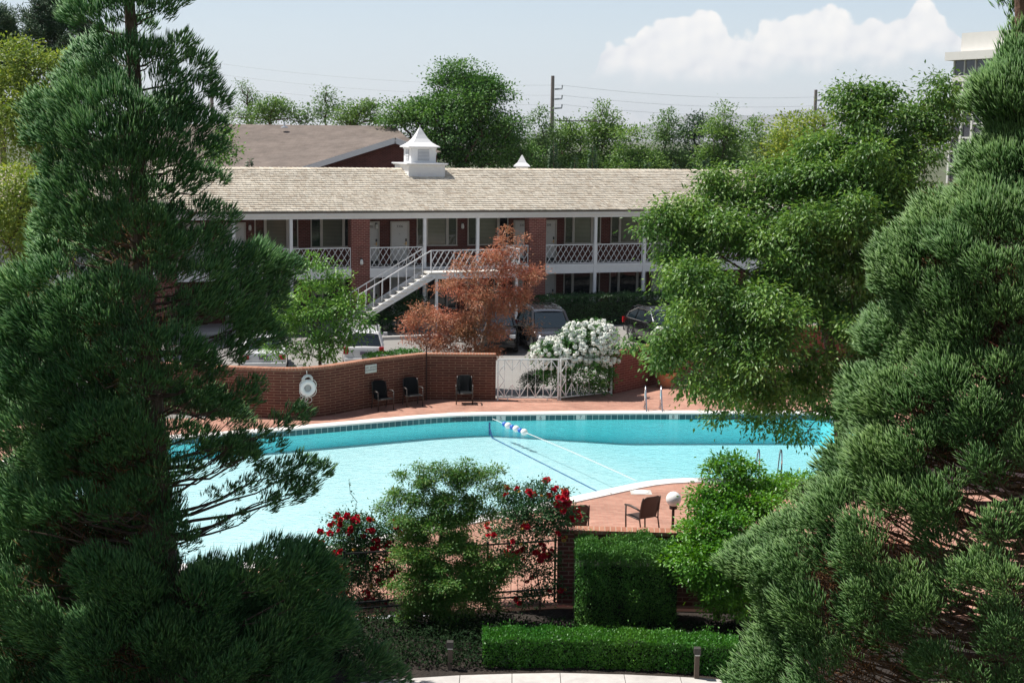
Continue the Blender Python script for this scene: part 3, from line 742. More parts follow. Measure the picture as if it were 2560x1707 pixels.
#==OBJECTS==
# ================================================================== GARDEN WALLS
def uvwall(name, pts, h, thick, m, parent, z0=0.0, vscale=1.0):
    """a wall along a line of points, the front on the right-hand side of its travel, with brick coordinates measured along it"""
    P = [np.array(p, float) for p in pts]; n = len(P)
    off = []
    for i in range(n):
        e = P[min(i + 1, n - 1)] - P[max(i - 1, 0)]; e /= np.linalg.norm(e); off.append(np.array([-e[1], e[0]]) * thick)
    V, Fc, UV = [], [], []
    L = 0
    for i in range(n - 1):
        d = np.linalg.norm(P[i + 1] - P[i]); a, b = P[i], P[i + 1]; a2, b2 = a + off[i], b + off[i + 1]
        h0, h1 = (h[i], h[i + 1]) if not np.isscalar(h) else (h, h)
        for q, uv in ((((*a, z0), (*b, z0), (*b, h1), (*a, h0)), ((L, z0), (L + d, z0), (L + d, h1), (L, h0))),
                      (((*a, h0), (*b, h1), (*b2, h1), (*a2, h0)), ((L, 0.02), (L + d, 0.02), (L + d, thick), (L, thick))),
                      (((*b2, z0), (*a2, z0), (*a2, h0), (*b2, h1)), ((L + d, z0), (L, z0), (L, h0), (L + d, h1)))):
            k = len(V); V += q; Fc.append((k, k + 1, k + 2, k + 3)); UV += uv
        L += d
    for i, flip in ((0, False), (n - 1, True)):
        a, a2 = P[i], P[i] + off[i]; hh = h if np.isscalar(h) else h[i]; k = len(V)
        V += [(*a2, z0), (*a, z0), (*a, hh), (*a2, hh)]; Fc.append((k + 1, k, k + 3, k + 2) if flip else (k, k + 1, k + 2, k + 3)); UV += [(0, z0), (thick, z0), (thick, hh), (0, hh)] if not flip else [(thick, z0), (0, z0), (0, hh), (thick, hh)]
    me = bpy.data.meshes.new(name); me.from_pydata([tuple(map(float, v)) for v in V], [], Fc); me.update()
    ul = me.uv_layers.new(name='uv')
    for i, q in enumerate(UV): ul.data[i].uv = q
    return link(name, me, m, parent)

WH = 1.62
front = [onz(px, py, 1.66)[:2] for px, py in ((330, 905), (450, 912), (560, 918), (640, 920.5), (700, 922.5), (755, 922.5), (815, 917.5), (870, 909), (920, 901), (1000, 892), (1068, 884.5))]
def smooth(P, it=2):
    for _ in range(it):
        Q = [P[0]]
        for a, b in zip(P[:-1], P[1:]): Q += [a * .75 + b * .25, a * .25 + b * .75]
        P = Q + [P[-1]]
    return P
LW = smooth([np.array(p) for p in front])
cornr = np.array(LW[-1])
wl_ = thing('garden_wall', 'long curved brick wall behind the pool carrying the life ring', 'wall')
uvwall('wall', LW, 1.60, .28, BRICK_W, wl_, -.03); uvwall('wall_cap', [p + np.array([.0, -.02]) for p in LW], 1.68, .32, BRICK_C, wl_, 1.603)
g_l = onz(1240, 888, 1.62)[:2] + np.array([0, -.0])
RW = [cornr + [-.10, .035], g_l]
wr_ = thing('garden_wall', 'short straight brick wall between the drain pipe and the white gate', 'wall')
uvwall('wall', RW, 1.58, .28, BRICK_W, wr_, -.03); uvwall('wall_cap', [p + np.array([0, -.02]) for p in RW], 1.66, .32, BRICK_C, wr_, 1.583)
MB().tube([(cornr[0] - .02, cornr[1] - .06, -.02), (cornr[0] - .02, cornr[1] - .06, 1.95)], .022).build('drain_pipe', mat('rusty_pipe', (.05, .025, .02), .95), wl_)
fr_ = onz(1532, 985, 0)[:2]
R2 = [fr_ + [.03, .03], onz(1642, 960, 0)[:2], onz(1642, 960, 0)[:2] + np.array([4.2, 5.0]), np.array([22.0, 62.5])]
w3 = thing('garden_wall', 'dark red brick wall to the right of the white flower bush, behind the terracotta pot', 'wall')
BRICK_R = brick('red_wall_brick', (.20, .052, .038), (.15, .04, .03), (.31, .145, .11), .34, .092, .011, uv=True)
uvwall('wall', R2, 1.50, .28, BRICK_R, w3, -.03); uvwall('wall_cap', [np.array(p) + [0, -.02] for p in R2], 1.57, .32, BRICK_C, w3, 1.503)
# near wall of the enclosure, with its square pier
n0 = onz(1396, 1508, 0)[:2]; 
NWALL = [n0 + [.30, .06], np.array([5.2, 27.6]), np.array([8.5, 26.9])]
nw = thing('garden_wall', 'low brick wall in front of the pool chairs with clipped hedge against it', 'wall')
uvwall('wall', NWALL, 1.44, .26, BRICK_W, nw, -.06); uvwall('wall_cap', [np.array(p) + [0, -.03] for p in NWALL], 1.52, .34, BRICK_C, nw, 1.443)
MB().box(n0[0] - .03, n0[0] + .30, n0[1], n0[1] + .36, -.06, 1.52).build('pier', BRICK_P, nw)

# ------------------------------------------------------------------ white iron gate and fence panel
IRON = mat('white_iron', (.78, .79, .78), .4)
def ironpanel(mb, a, b, h, z0=.08):
    a, b = np.array([*a, 0.0]), np.array([*b, 0.0]); L = np.linalg.norm(b - a); u = (b - a) / L
    Pt = lambda s, z: a + u * s + np.array([0, 0, z])
    nrm = (-u[1], u[0], 0)
    br = lambda s0, z0_, s1, z1_, w: mb.bar(Pt(s0, z0_), Pt(s1, z1_), w, w, up=nrm)
    br(0, h - .02, L, h - .02, .05); br(0, z0 + .02, L, z0 + .02, .045)
    for s in (.02, L - .02): br(s, -.02, s, h, .045)
    n = max(4, round((L - .25) / .27)); st_ = (L - .25) / n
    br(.25, z0, .25, h, .012)
    for i in range(n + 1):
        s = .25 + i * st_
        br(s, h - .42, s, h - .03, .034); br(s, z0 + .03, s, z0 + .50, .026)
        br(s, z0 + .5, s, h - .42, .007)
        if i < n:
            if i % 2 == 0: br(s, h - .04, s + st_, h - .42, .028); br(s, z0 + .04, s + st_, z0 + .5, .024)
            else: br(s, h - .42, s + st_, h - .04, .028); br(s, z0 + .5, s + st_, z0 + .04, .024)
    k, z = 0, z0 + .05
    while z < h - .3:
        br(.04 if k % 2 else .25, z, .25 if k % 2 else .04, z + .29, .028); z += .29; k += 1
gm = onz(1396, 1000, 0)[:2]; gL = g_l + np.array([.06, -.05])
gt = thing('iron_gate', 'white zigzag wrought iron gate beside the brick wall', 'gate', (gL[0], gL[1], 0))
m_ = MB(); ironpanel(m_, (0, 0), gm - gL, 1.5); m_.build('gate_panel', IRON, gt)
m_ = MB(); d_ = gm - gL
for t_ in (.17, .82): m_.bar((d_[0] * t_, d_[1] * t_ - .02, -.02), (d_[0] * t_, d_[1] * t_ - .02, .1), .03)
m_.build('foot', IRON, gt)
ft = thing('iron_fence', 'white zigzag wrought iron fence panel half buried in the white flower bush', 'fence', (gm[0], gm[1], 0))
m_ = MB(); ironpanel(m_, (.05, .01), fr_ - gm + [-.05, -.06], 1.5); m_.build('fence_panel', IRON, ft)
MB().box(fr_[0] - gm[0] - .10, fr_[0] - gm[0] - .03, fr_[1] - gm[1] - .12, fr_[1] - gm[1] - .05, -.02, 1.75).build('post', IRON, ft)

# dark fence behind the roses
nf = thing('iron_fence', 'dark slender railing fence overgrown by red roses', 'fence', (-3.2, 26.72, 0))
a, b_ = np.array([0, 0.0]), np.array([n0[0] - .05 + 3.2, n0[1] + .12 - 26.72]); m_ = MB()
Lf = np.linalg.norm(b_ - a); uf = (b_ - a) / Lf
for z in (.16, .28, 1.28): m_.bar((0, 0, z), (*b_, z), .03)
for i in range(int(Lf / .14)):
    p = uf * i * .14; m_.bar((*p, .16), (*p, 1.3), .012)
m_.build('railing', DKMETAL, nf)
for i in range(4):
    p = uf * min(i * Lf / 3, Lf - .03); MB().bar((*p, -.06), (*p, 1.34), .045).build('post', DKMETAL, nf)

# ================================================================== POOL FITTINGS
# ladder
lad = thing('pool_ladder', 'shining steel pool ladder at the far edge of the pool', 'ladder', (*onz(1632, 1027, 0)[:2], 0))
lad.location.x, lad.location.y = 4.93, 48.30
for s in (-.27, .27):
    pts = [(s, .55, .02), (s, .55, .5), (s, .54, .72), (s, .46, .82), (s, .36, .80), (s, .27, .68), (s, -.12, .18), (s, -.20, .02), (s, -.22, -.20), (s, -.22, -.62)]
    MB().tube(pts, .024, 10).build('rail', CHROME, lad, smooth=True)
    MB().tube([(s, .52, .22), (s, -.10, .20)], .015, 8).build('brace', CHROME, lad, smooth=True)
    MB().lathe([(.06, 0), (.06, .02), (.03, .03)], 12, (s, .55, .045)).build('flange', CHROME, lad)
for z in (-.10, -.25, -.40, -.55):
    MB().box(-.25, .25, -.27, -.17, z - .015, z + .015).build('step', CHROME, lad)
def hoop(px, label):
    q = onz(px, 1200, 0)
    o = thing('grab_rail', label, 'rail', (q[0], 38.9, 0), 0, 'steel grab rails by the near steps')
    pts = [(0, -.62, .02), (0, -.62, .62), (0, -.58, .80), (0, -.48, .88), (0, -.36, .86), (0, -.27, .74), (0, -.18, .5), (0, .0, .02), (0, .02, -.42)]
    MB().tube(pts, .022, 10).build('tube', CHROME, o, smooth=True)
    MB().lathe([(.055, 0), (.055, .02), (.03, .03)], 12, (0, -.62, 0.002)).build('flange', CHROME, o)
hoop(1893, 'left one of two curved steel grab rails rising behind the shrub')
hoop(1948, 'right one of two curved steel grab rails rising behind the shrub')

# rope with floats
ra, rb = np.array([-.62, 47.28]), onz(1594, 1206, WATER)[:2]
rope = thing('float_rope', 'white rope with blue and white floats stretched across the pool', 'rope', (ra[0], ra[1], WATER))
dr = np.array([*(rb - ra), 0.0]); Lr = np.linalg.norm(dr)
pts = [dr * t_ + np.array([.10 * math.sin(t_ * math.pi), 0, .035 + (.02 if t_ < .05 else 0)]) for t_ in np.linspace(0, 1, 24)]
MB().tube(pts, .009, 6).build('cord', mat('rope_white', (.75, .76, .74), .7), rope, smooth=True)
FLW, FLB = mat('float_white', (.82, .82, .80), .35), mat('float_blue', (.03, .14, .55), .35)
for i, s in enumerate((.86, 1.12, 1.40, 1.68, 1.96, 2.24)):
    c = dr * s / Lr * 1.0 + np.array([.10 * math.sin(s / Lr * math.pi), 0, .04])
    blue = i in (0, 2, 4); r_f = .085 if blue else .115
    m_ = MB(); m_.lathe([(0, -r_f), (r_f * .6, -r_f * .8), (r_f, -r_f * .25), (r_f, r_f * .25), (r_f * .6, r_f * .8), (0, r_f)], 14, c); m_.build('float', FLB if blue else FLW, rope, smooth=True)
m_ = MB()
bead = mat('bead_white', (.78, .79, .78), .5)
for i in range(52):
    s = 2.5 + i * (Lr - 2.6) / 52; c = dr * s / Lr + np.array([.10 * math.sin(s / Lr * math.pi), 0, .04])
    m_.lathe([(0, -.022), (.02, -.010), (.02, .010), (0, .022)], 6, c)
kind(m_.build('bead', bead, rope), 'stuff')

# dark line down the wall and over the floor
la, lb = np.array([-.72, 47.22]), onz(1502, 1227, -.65)[:2]
m_ = MB(); dl = (lb - la) / np.linalg.norm(lb - la); nl = np.array([-dl[1], dl[0]]) * .028; prev = None
for t_ in np.linspace(0.004, 1, 40):
    p = la + (lb - la) * t_; z = WATER - pool_depth(*p) + .006 + .33 * max(0, 1 - t_ / .03) ** 2
    cur = [(*(p - nl), z), (*(p + nl), z)]
    if prev: m_.add(prev + cur, [(0, 2, 3, 1)])
    prev = cur
p = la + np.array([0.0, -.03]); m_.add([(p[0] - .03, p[1] + .024, -.22), (p[0] + .03, p[1] + .033, -.22), (p[0] + .03, p[1] + .008, -.66), (p[0] - .03, p[1] - .001, -.66)], [(0, 3, 2, 1)])
kind(m_.build('pool_floor_stripe', mat('stripe_blue', (.03, .12, .32), .6)), 'structure')

# depth numbers: white tiles in the waterline, figures on the coping
NUMW = mat('number_tile', (.62, .66, .64), .3); NUMB = mat('number_ink', (.02, .03, .04), .5)
def edge_at(px, py, z):
    q = onz(px, py, z)[:2]
    best = None
    E = offset(PO, -.02)
    for i in range(n):
        a, b = E[i], E[(i + 1) % n]; t_ = np.clip((q - a) @ (b - a) / ((b - a) @ (b - a)), 0, 1); p = a + (b - a) * t_
        if best is None or np.linalg.norm(p - q) < best[0]: best = (np.linalg.norm(p - q), p, (b - a) / np.linalg.norm(b - a))
    return best[1], best[2]
n = len(PO)
for px, s in ((1250, '5'), (1350, '6'), (1450, '7'), (1683, '8')):
    p, d = edge_at(px, 1040, -.1); d3 = np.array([d[0], d[1]]) if d[0] > 0 else -d; nn = np.array([d3[1], -d3[0]])
    t0 = thing('depth_marker', 'white waterline tile reading %s on the far side of the pool' % s, 'depth marker', (p[0], p[1], -.1), math.atan2(d3[1], d3[0]), 'depth markers on the far waterline')
    MB().box(-.16, .16, -.012, -.003, -.085, .065).build('tile', NUMW, t0)
    text('figure', s, .17, NUMB, t0, upright(-.01, -.0145, -.01), .001)
for px, py, s, nm in ((1525, 1232, '5', 'black figure 5 painted on the near pool coping left of the round lid'), (1728, 1202, '6', 'black figure 6 painted on the near pool coping by the shrub')):
    q = onz(px, py, .04)
    o = text('depth_figure', s, .17, NUMB, None, Matrix.Translation((q[0], q[1], .046)) @ Matrix.Rotation(math.pi if s == '6' else 0.7, 4, 'Z'), .001)
    tag(o, nm, 'depth marker', 'figures on the near coping')
sk_ = onz(1150, 1046, -.1); p, d = edge_at(1150, 1044, -.1); d3 = d if d[0] > 0 else -d
m_ = MB(); m_.box(-.3, .3, -.03, -.01, -.06, .03); o = m_.build('pool_skimmer_mouth', mat('skimmer_opening', (.02, .06, .08), .4)); o.location = (p[0], p[1], -.1); o.rotation_euler = (0, 0, math.atan2(d3[1], d3[0]))
tag(o, 'dark skimmer mouth in the tile band of the far pool wall', 'pool skimmer')
q = onz(1602, 1230, 0)
t0 = thing('round_deck_lid', 'round white skimmer lid set in the near brick deck', 'lid', (q[0], q[1], .002))
MB().lathe([(0, .02), (.20, .02), (.21, .012), (.21, 0)], 28).build('lid', mat('lid_white', (.74, .73, .69), .5, noise=(9, .06)), t0); MB().box(-.28, .28, -.25, .25, .0, .006).build('lid_frame', CONC, t0)
q = onz(1142, 1034, .0)
m_ = MB(); m_.box(-.30, .30, -.12, .12, 0, .02); o = m_.build('square_deck_lid', CONC); o.location = (q[0], q[1], .012); o.rotation_euler = (0, 0, .3); tag(o, 'pale square lid in the far deck near the short brick wall', 'lid')

# ================================================================== LIFE RING, SIGN, CHAIRS, LAMPS, POT
def wall_at(px, line):
    best = None
    for a, b in zip(line[:-1], line[1:]):
        for t_ in np.linspace(0, 1, 12):
            p = a + (b - a) * t_; q = np.array([*p, 1.0]) - EYEP
            X = 1280 + F * (q @ RT) / (q @ FW); k = abs(X - px)
            if best is None or k < best[0]: best = (k, p, (b - a) / np.linalg.norm(b - a))
    return best[1], best[2]
p, d = wall_at(767, LW); nn = np.array([d[1], -d[0]])
lr_ = thing('life_ring', 'white life ring with looped rope hanging on the curved brick wall', 'life ring', (*(p + nn * .07), 1.02), math.atan2(d[1], d[0]))
def torus(r, t_, n=28, k=10, c=(0, 0, 0), fl=.8):
    m_ = MB(); vs = [(c[0] + (r + t_ * math.cos(2 * math.pi * j / k)) * math.cos(2 * math.pi * i / n), c[1] + t_ * fl * math.sin(2 * math.pi * j / k), c[2] + (r + t_ * math.cos(2 * math.pi * j / k)) * math.sin(2 * math.pi * i / n)) for i in range(n) for j in range(k)]
    return m_.add(vs, [(i * k + j, ((i + 1) % n) * k + j, ((i + 1) % n) * k + (j + 1) % k, i * k + (j + 1) % k) for i in range(n) for j in range(k)])
RING = mat('ring_white', (.82, .85, .84), .5); ROPE = mat('ring_rope', (.70, .70, .66), .8)
torus(.20, .088).build('ring', RING, lr_, smooth=True)
m_ = MB(); r_ = np.random.default_rng(2)
m_.tube([((.27 + .06 * (abs(math.sin(2 * a)))) * math.cos(a), -.04, (.27 + .06 * abs(math.sin(2 * a))) * math.sin(a)) for a in np.linspace(0, 2 * math.pi, 33)[:-1]], .012, 6, closed=True)
for cx_, cz_, rr in ((-.10, -.36, .10), (.02, -.40, .12), (-.18, -.30, .09)):
    m_.tube([(cx_ + rr * math.cos(a), -.02, cz_ + rr * .8 * math.sin(a)) for a in np.linspace(0, 2 * math.pi, 17)[:-1]], .010, 6, closed=True)
m_.tube([(-.05, -.02, -.48), (-.03, -.01, -.95)], .008, 6); m_.tube([(-.02, -.01, .40), (-.03, .0, .58)], .012, 6)
m_.build('rope', ROPE, lr_)
m_ = MB()
for k in range(6):
    rr = .13 + .012 * k; m_.tube([(rr * math.cos(a) + r_.normal(0, .008), .0 + .012 * (k - 3), .27 + rr * .9 * math.sin(a)) for a in np.linspace(0, 2 * math.pi, 21)[:-1]], .014, 6, closed=True)
m_.build('rope_coil', ROPE, lr_)
m_ = MB(); m_.box(-.09, .09, -.02, .03, -.13, .13); m_.build('mounting_board', mat('grey_board', (.35, .37, .37), .6), lr_)

p, d = wall_at(927, LW); nn = np.array([d[1], -d[0]])
sg = thing('wall_sign', 'white sign reading LIFE SAVING EQUIPMENT on the curved brick wall', 'sign', (*(p + nn * .02), 1.37), math.atan2(d[1], d[0]))
MB().box(-.25, .25, -.012, .01, -.14, .14).build('panel', mat('sign_panel', (.62, .68, .64), .5, noise=(7, .08)), sg)
INK = mat('sign_ink', (.10, .12, .12), .6)
text('lettering', 'LIFE  SAVING\nEQUIPMENT', .092, INK, sg, upright(0, -.0135, .0))

def chair(name, label, loc, rot, frame, fabric, group):
    """a sling patio chair with arms, facing its own -Y"""
    o = thing(name, label, 'chair', loc, rot, group)
    s = MB(); vs = []
    prof = [(-.26, .40), (-.15, .41), (.0, .395), (.14, .385), (.22, .40)]
    for y, z in prof: vs += [(-.25, y, z), (.25, y, z)]
    for y, z in prof: vs += [(-.25, y, z - .02), (.25, y, z - .02)]
    m_ = len(prof); s.add(vs, [(2 * i, 2 * i + 1, 2 * i + 3, 2 * i + 2) for i in range(m_ - 1)] + [(2 * m_ + 2 * i + 2, 2 * m_ + 2 * i + 3, 2 * m_ + 2 * i + 1, 2 * m_ + 2 * i) for i in range(m_ - 1)] + [(0, 2 * m_, 2 * m_ + 1, 1)]); s.build('seat', fabric, o, smooth=False)
    bk = MB(); pr = [(.20, .40, .245), (.25, .55, .25), (.29, .72, .25), (.34, .86, .24), (.37, .92, .215), (.385, .95, .16)]
    vs = []
    for y, z, w in pr: vs += [(-w, y, z), (-w * .5, y + .02, z), (0, y + .026, z), (w * .5, y + .02, z), (w, y, z)]
    for y, z, w in pr: vs += [(-w, y + .025, z), (-w * .5, y + .045, z), (0, y + .05, z), (w * .5, y + .045, z), (w, y + .025, z)]
    k = len(pr) * 5
    fs = [(5 * i + j, 5 * i + j + 1, 5 * i + 6 + j, 5 * i + 5 + j) for i in range(len(pr) - 1) for j in range(4)]
    fs += [tuple(q + k for q in f[::-1]) for f in fs]
    fs += [(5 * i, 5 * i + 5, k + 5 * i + 5, k + 5 * i) for i in range(len(pr) - 1)] + [(5 * i + 9, 5 * i + 4, k + 5 * i + 4, k + 5 * i + 9) for i in range(len(pr) - 1)] + [(k - 5 + j, k - 4 + j, 2 * k - 4 + j, 2 * k - 5 + j) for j in range(4)]
    bk.add(vs, fs); bk.build('backrest', fabric, o, smooth=True)
    for sx in (-1, 1):
        MB().tube([(sx * .285, -.25, 0), (sx * .285, -.27, .35), (sx * .29, -.265, .62)], .020, 8).build('leg', frame, o, smooth=True)
        MB().tube([(sx * .27, .36, 0), (sx * .27, .27, .36), (sx * .27, .27, .5), (sx * .262, .33, .80), (sx * .25, .365, .92)], .018, 8).build('leg', frame, o, smooth=True)
        a = MB(); a.tube([(sx * .29, -.30, .635), (sx * .30, -.1, .655), (sx * .295, .12, .64), (sx * .275, .29, .60)], [.024, .03, .028, .022], 8); a.build('armrest', frame, o, smooth=True)
        MB().tube([(sx * .275, -.26, .385), (sx * .268, .25, .375)], .016, 8).build('side_rail', frame, o, smooth=True)
    fr = MB(); fr.tube([(-.27, -.255, .385), (.27, -.255, .385)], .016, 8); fr.build('front_rail', frame, o, smooth=True)
    return o
FRB, FABB = mat('chair_frame_dark', (.03, .022, .018), .45), mat('chair_sling_black', (.006, .007, .008), .9, spec=.15, bump=(180, .3, .002))
FRN, FABN = mat('chair_frame_brown', (.055, .038, .03), .5), mat('chair_sling_brown', (.045, .024, .018), .65, bump=(180, .3, .002))
dirw = math.atan2(d[1], d[0])
for px, py, rot, nm in ((963, 1026, .50, 'left one of the two black patio chairs against the curved brick wall'), (1036, 1017, .34, 'black patio chair against the curved wall nearest the drain pipe'), (1161, 1011, .04, 'lone black patio chair against the short straight brick wall')):
    q = onz(px, py, 0); chair('patio_chair', nm, (q[0] - .20 * math.sin(rot), q[1] + .20 * math.cos(rot), .003), rot, FRB, FABB, 'patio chairs along the brick wall')
q = onz(1618, 1313, 0); chair('patio_chair', 'brown patio chair beside the white globe lamp, seen from behind', (3.17, 33.15, .003), math.pi + .55, FRN, FABN, 'patio chairs on the near deck')
chair('patio_chair', 'brown patio chair half hidden by the red roses', (1.50, 32.3, .003), math.pi + .25, FRN, FABN, 'patio chairs on the near deck')

GLOBE = mat('globe_white', (.80, .79, .76), .35)
def globe_lamp(label, c, r, base):
    o = thing('globe_lamp', label, 'lamp', (c[0], c[1], base), 0, 'globe lamps of the pool garden')
    h = c[2] - base; m_ = MB(); m_.lathe([(r * math.sin(a) + .0001, -r * math.cos(a)) for a in np.linspace(.25, math.pi, 18)], 28, (0, 0, h)); m_.build('globe', GLOBE, o, smooth=True)
    m_ = MB(); m_.lathe([(.07, 0), (.07, .03), (.03, .05), (.03, h - r - .06), (.085, h - r - .05), (.085, h - r + .02)], 14); m_.build('post', mat('lamp_post_brown', (.06, .03, .02), .5, .2), o)
globe_lamp('large white globe lamp on a brown post next to the brown chair', at(1684, 1247, 29.2), .16, 0.0)
globe_lamp('white globe lamp in front of the black crossover', at(1647, 825, 55.5), .165, .0)

q = onz(1664, 966, 0)
pot = thing('terracotta_pot', 'wide terracotta pot by the red brick wall at the far deck', 'pot', (q[0], q[1], 0))
MB().lathe([(.0, 0), (.26, 0), (.29, .02), (.36, .22), (.41, .42), (.43, .50), (.46, .51), (.46, .57), (.41, .57), (.39, .48), (.0, .46)], 28).build('pot_body', mat('terracotta', (.48, .20, .10), .8, noise=(5, .18)), pot, smooth=False)

# ------------------------------------------------------------------ path lights in the bed
def bollard(label, px, py0, h):
    q = onz(px, py0, -.045); o = thing('path_light', label, 'path light', (q[0], q[1], -.045), 0, 'wooden path lights by the walk')
    MB().box(-.04, .04, -.04, .04, 0, h - .14).build('post', mat('weathered_wood', (.11, .08, .062), .85, noise=(14, .3)) if 'weathered_wood' not in bpy.data.materials else bpy.data.materials['weathered_wood'], o, bevel=.005)
    MB().box(-.06, .06, -.06, .06, h - .12, h).build('lamp_head', mat('lamp_head', (.05, .045, .04), .5) if 'lamp_head' not in bpy.data.materials else bpy.data.materials['lamp_head'], o, bevel=.008)
    MB().box(-.045, .045, -.045, .045, h - .139, h - .121).build('lens', LAMPW, o)
bollard('wooden path light in the dark ground cover under the small maple', 1125, 1672, .52)
bollard('wooden path light at the right end of the low clipped hedge', 1741, 1697, .58)

# ================================================================== CARS
def paint(name, col, rough=.25): return mat(name, col, rough, 0.0, coat=1.0, spec=.5)
RUB, RIM = mat('tyre_rubber', (.012, .012, .013), .8), mat('wheel_rim', (.55, .56, .58), .3, .9)
CGL = mat('car_glass', (.012, .02, .026), .04, spec=1.0)
REDL, HEADL = mat('tail_lamp', (.42, .012, .016), .2), mat('head_lamp', (.65, .67, .68), .15)
TRIMB = mat('black_trim', (.012, .012, .013), .55)
PLATE = mat('licence_plate', (.16, .14, .20), .5, noise=(30, .8))
def car(name, label, loc, rot, pm, style):
    """a car along its own +X; wheels on the ground at z=0"""
    o = thing(name, label, 'car', loc, rot, 'cars parked below the motel')
    suv = style != 'sedan'
    Ln = 2.35; hood = 1.06 if suv else .90; belt = 1.10 if suv else .94; roof = {'suv': 1.82, 'crossover': 1.66, 'sedan': 1.46, 'wagon': 1.68}[style]
    back = -Ln
    if suv: stn = [(-2.36, .80, .50, .92), (-2.30, .90, .42, 1.04), (-2.1, .945, .34, belt), (-1.2, .96, .30, belt), (.0, .965, .28, belt), (.85, .96, .28, belt - .01), (1.05, .955, .28, hood + .02), (1.7, .93, .32, hood - .03), (2.15, .88, .36, hood - .10), (2.32, .80, .42, hood - .20), (2.38, .70, .48, .72)]
    else: stn = [(-2.38, .76, .50, .80), (-2.32, .86, .42, .95), (-2.0, .90, .34, .99), (-1.5, .91, .30, .98), (-1.1, .915, .28, belt), (.0, .92, .26, belt), (.95, .91, .28, belt - .02), (1.7, .88, .32, hood - .06), (2.2, .82, .36, hood - .16), (2.38, .70, .44, .62)]
    vs, k = [], 11
    for x, w, zl, zt in stn:
        h = zt - zl
        ring = [(-w * .90, zl), (-w * .99, zl + h * .18), (-w, zl + h * .45), (-w * .985, zl + h * .78), (-w * .93, zt - .03), (-w * .80, zt + .005)]
        ring = ring + [(0, zt + .025)] + [(-y, z) for y, z in ring[::-1]]
        vs += [(x, y, z) for y, z in ring]
    k = 13; m = len(stn)
    fs = [(i * k + j, (i + 1) * k + j, (i + 1) * k + (j + 1) % k, i * k + (j + 1) % k) for i in range(m - 1) for j in range(k)]
    fs += [tuple(range(k)), tuple(range(m * k - 1, (m - 1) * k - 1, -1))]
    body = MB().add(vs, fs).build('body', pm, o, smooth=True)
    es = body.modifiers.new('edge', 'EDGE_SPLIT'); es.split_angle = R(38)
    # cabin
    wb, wt = (.875, .70) if suv else (.83, .62)
    zb, zt = belt - .01, roof - .05
    xb0, xb1 = (-2.22, 1.12) if suv else (-1.55, 1.15)
    xr0, xr1 = (-1.98 if style != 'crossover' else -1.65, .35) if suv else (-.85, .25)
    Cb = [(xb0, -wb), (xb1, -wb * .96), (xb1, wb * .96), (xb0, wb)]; Ct = [(xr0, -wt), (xr1, -wt), (xr1, wt), (xr0, wt)]
    q3 = lambda i, t_: np.array([Cb[i][0] + (Ct[i][0] - Cb[i][0]) * t_, Cb[i][1] + (Ct[i][1] - Cb[i][1]) * t_, zb + (zt - zb) * t_])
    def face(i, j, nm, a=.05, b=.95, m=CGL, out=.0):
        A, B, c_, D = q3(i, 0), q3(j, 0), q3(j, 1), q3(i, 1)
        L = lambda s, t_: (A * (1 - s) + B * s) * (1 - t_) + (D * (1 - s) + c_ * s) * t_
        g = [L(a, .02), L(b, .02), L(b, .97), L(a, .97)]
        nr = np.cross(g[1] - g[0], g[3] - g[0]); nr /= np.linalg.norm(nr)
        MB().add([p + nr * .004 for p in g] + [p - nr * .03 for p in g], [(0, 1, 2, 3), (7, 6, 5, 4), (0, 4, 5, 1), (1, 5, 6, 2), (2, 6, 7, 3), (3, 7, 4, 0)]).build(nm, m, o)
    face(1, 2, 'windshield'); face(3, 0, 'rear_window')
    for i, j in ((0, 1), (2, 3)):
        if suv: cuts = [(.07, .30), (.335, .615), (.65, .93)]
        else: cuts = [(.08, .48), (.52, .93)]
        for a, b in cuts:
            a, b = (a, b) if i == 0 else (1 - b, 1 - a)
            face(i, j, 'side_window', a, b)
    fr = MB()
    for i in range(4): fr.bar(q3(i, 0), q3(i, 1), .10, .07)
    for i, j in ((0, 1), (2, 3)):
        for s in ((.32, .63) if suv else (.5,)):
            s = s if i == 0 else 1 - s
            fr.bar(q3(i, 0) * (1 - s) + q3(j, 0) * s, q3(i, 1) * (1 - s) + q3(j, 1) * s, .06, .04)
        fr.bar(q3(i, 1), q3(j, 1), .07, .06)
    fr.build('pillar', pm, o)
    MB().box(xb0 + .25, xb1 - .35, -wt + .08, wt - .08, zb - .1, zb + .22).build('interior', TRIMB, o)
    # roof panel with a crown
    rv, rn = [], 7
    for x, dz, wf in ((xr0 - .06, -.05, .92), (xr0 + .05, .0, 1.0), (xr0 + .6, .035, 1.03), ((xr0 + xr1) / 2, .045, 1.04), (xr1 - .4, .035, 1.02), (xr1 - .02, .0, 1.0), (xr1 + .08, -.04, .98)):
        for j in range(rn):
            y = -1 + 2 * j / (rn - 1); rv.append((x, y * (wt + .03) * wf, zt + .03 + dz - .05 * abs(y) ** 3))
    m_ = MB().add(rv, [(i * rn + j, (i + 1) * rn + j, (i + 1) * rn + j + 1, i * rn + j + 1) for i in range(6) for j in range(rn - 1)])
    k0 = len(m_.v); m_.add([(x, y, z - .06) for x, y, z in rv], [(i * rn + j + 1, (i + 1) * rn + j + 1, (i + 1) * rn + j, i * rn + j) for i in range(6) for j in range(rn - 1)])
    ro_ = m_.build('roof', pm, o, smooth=True)
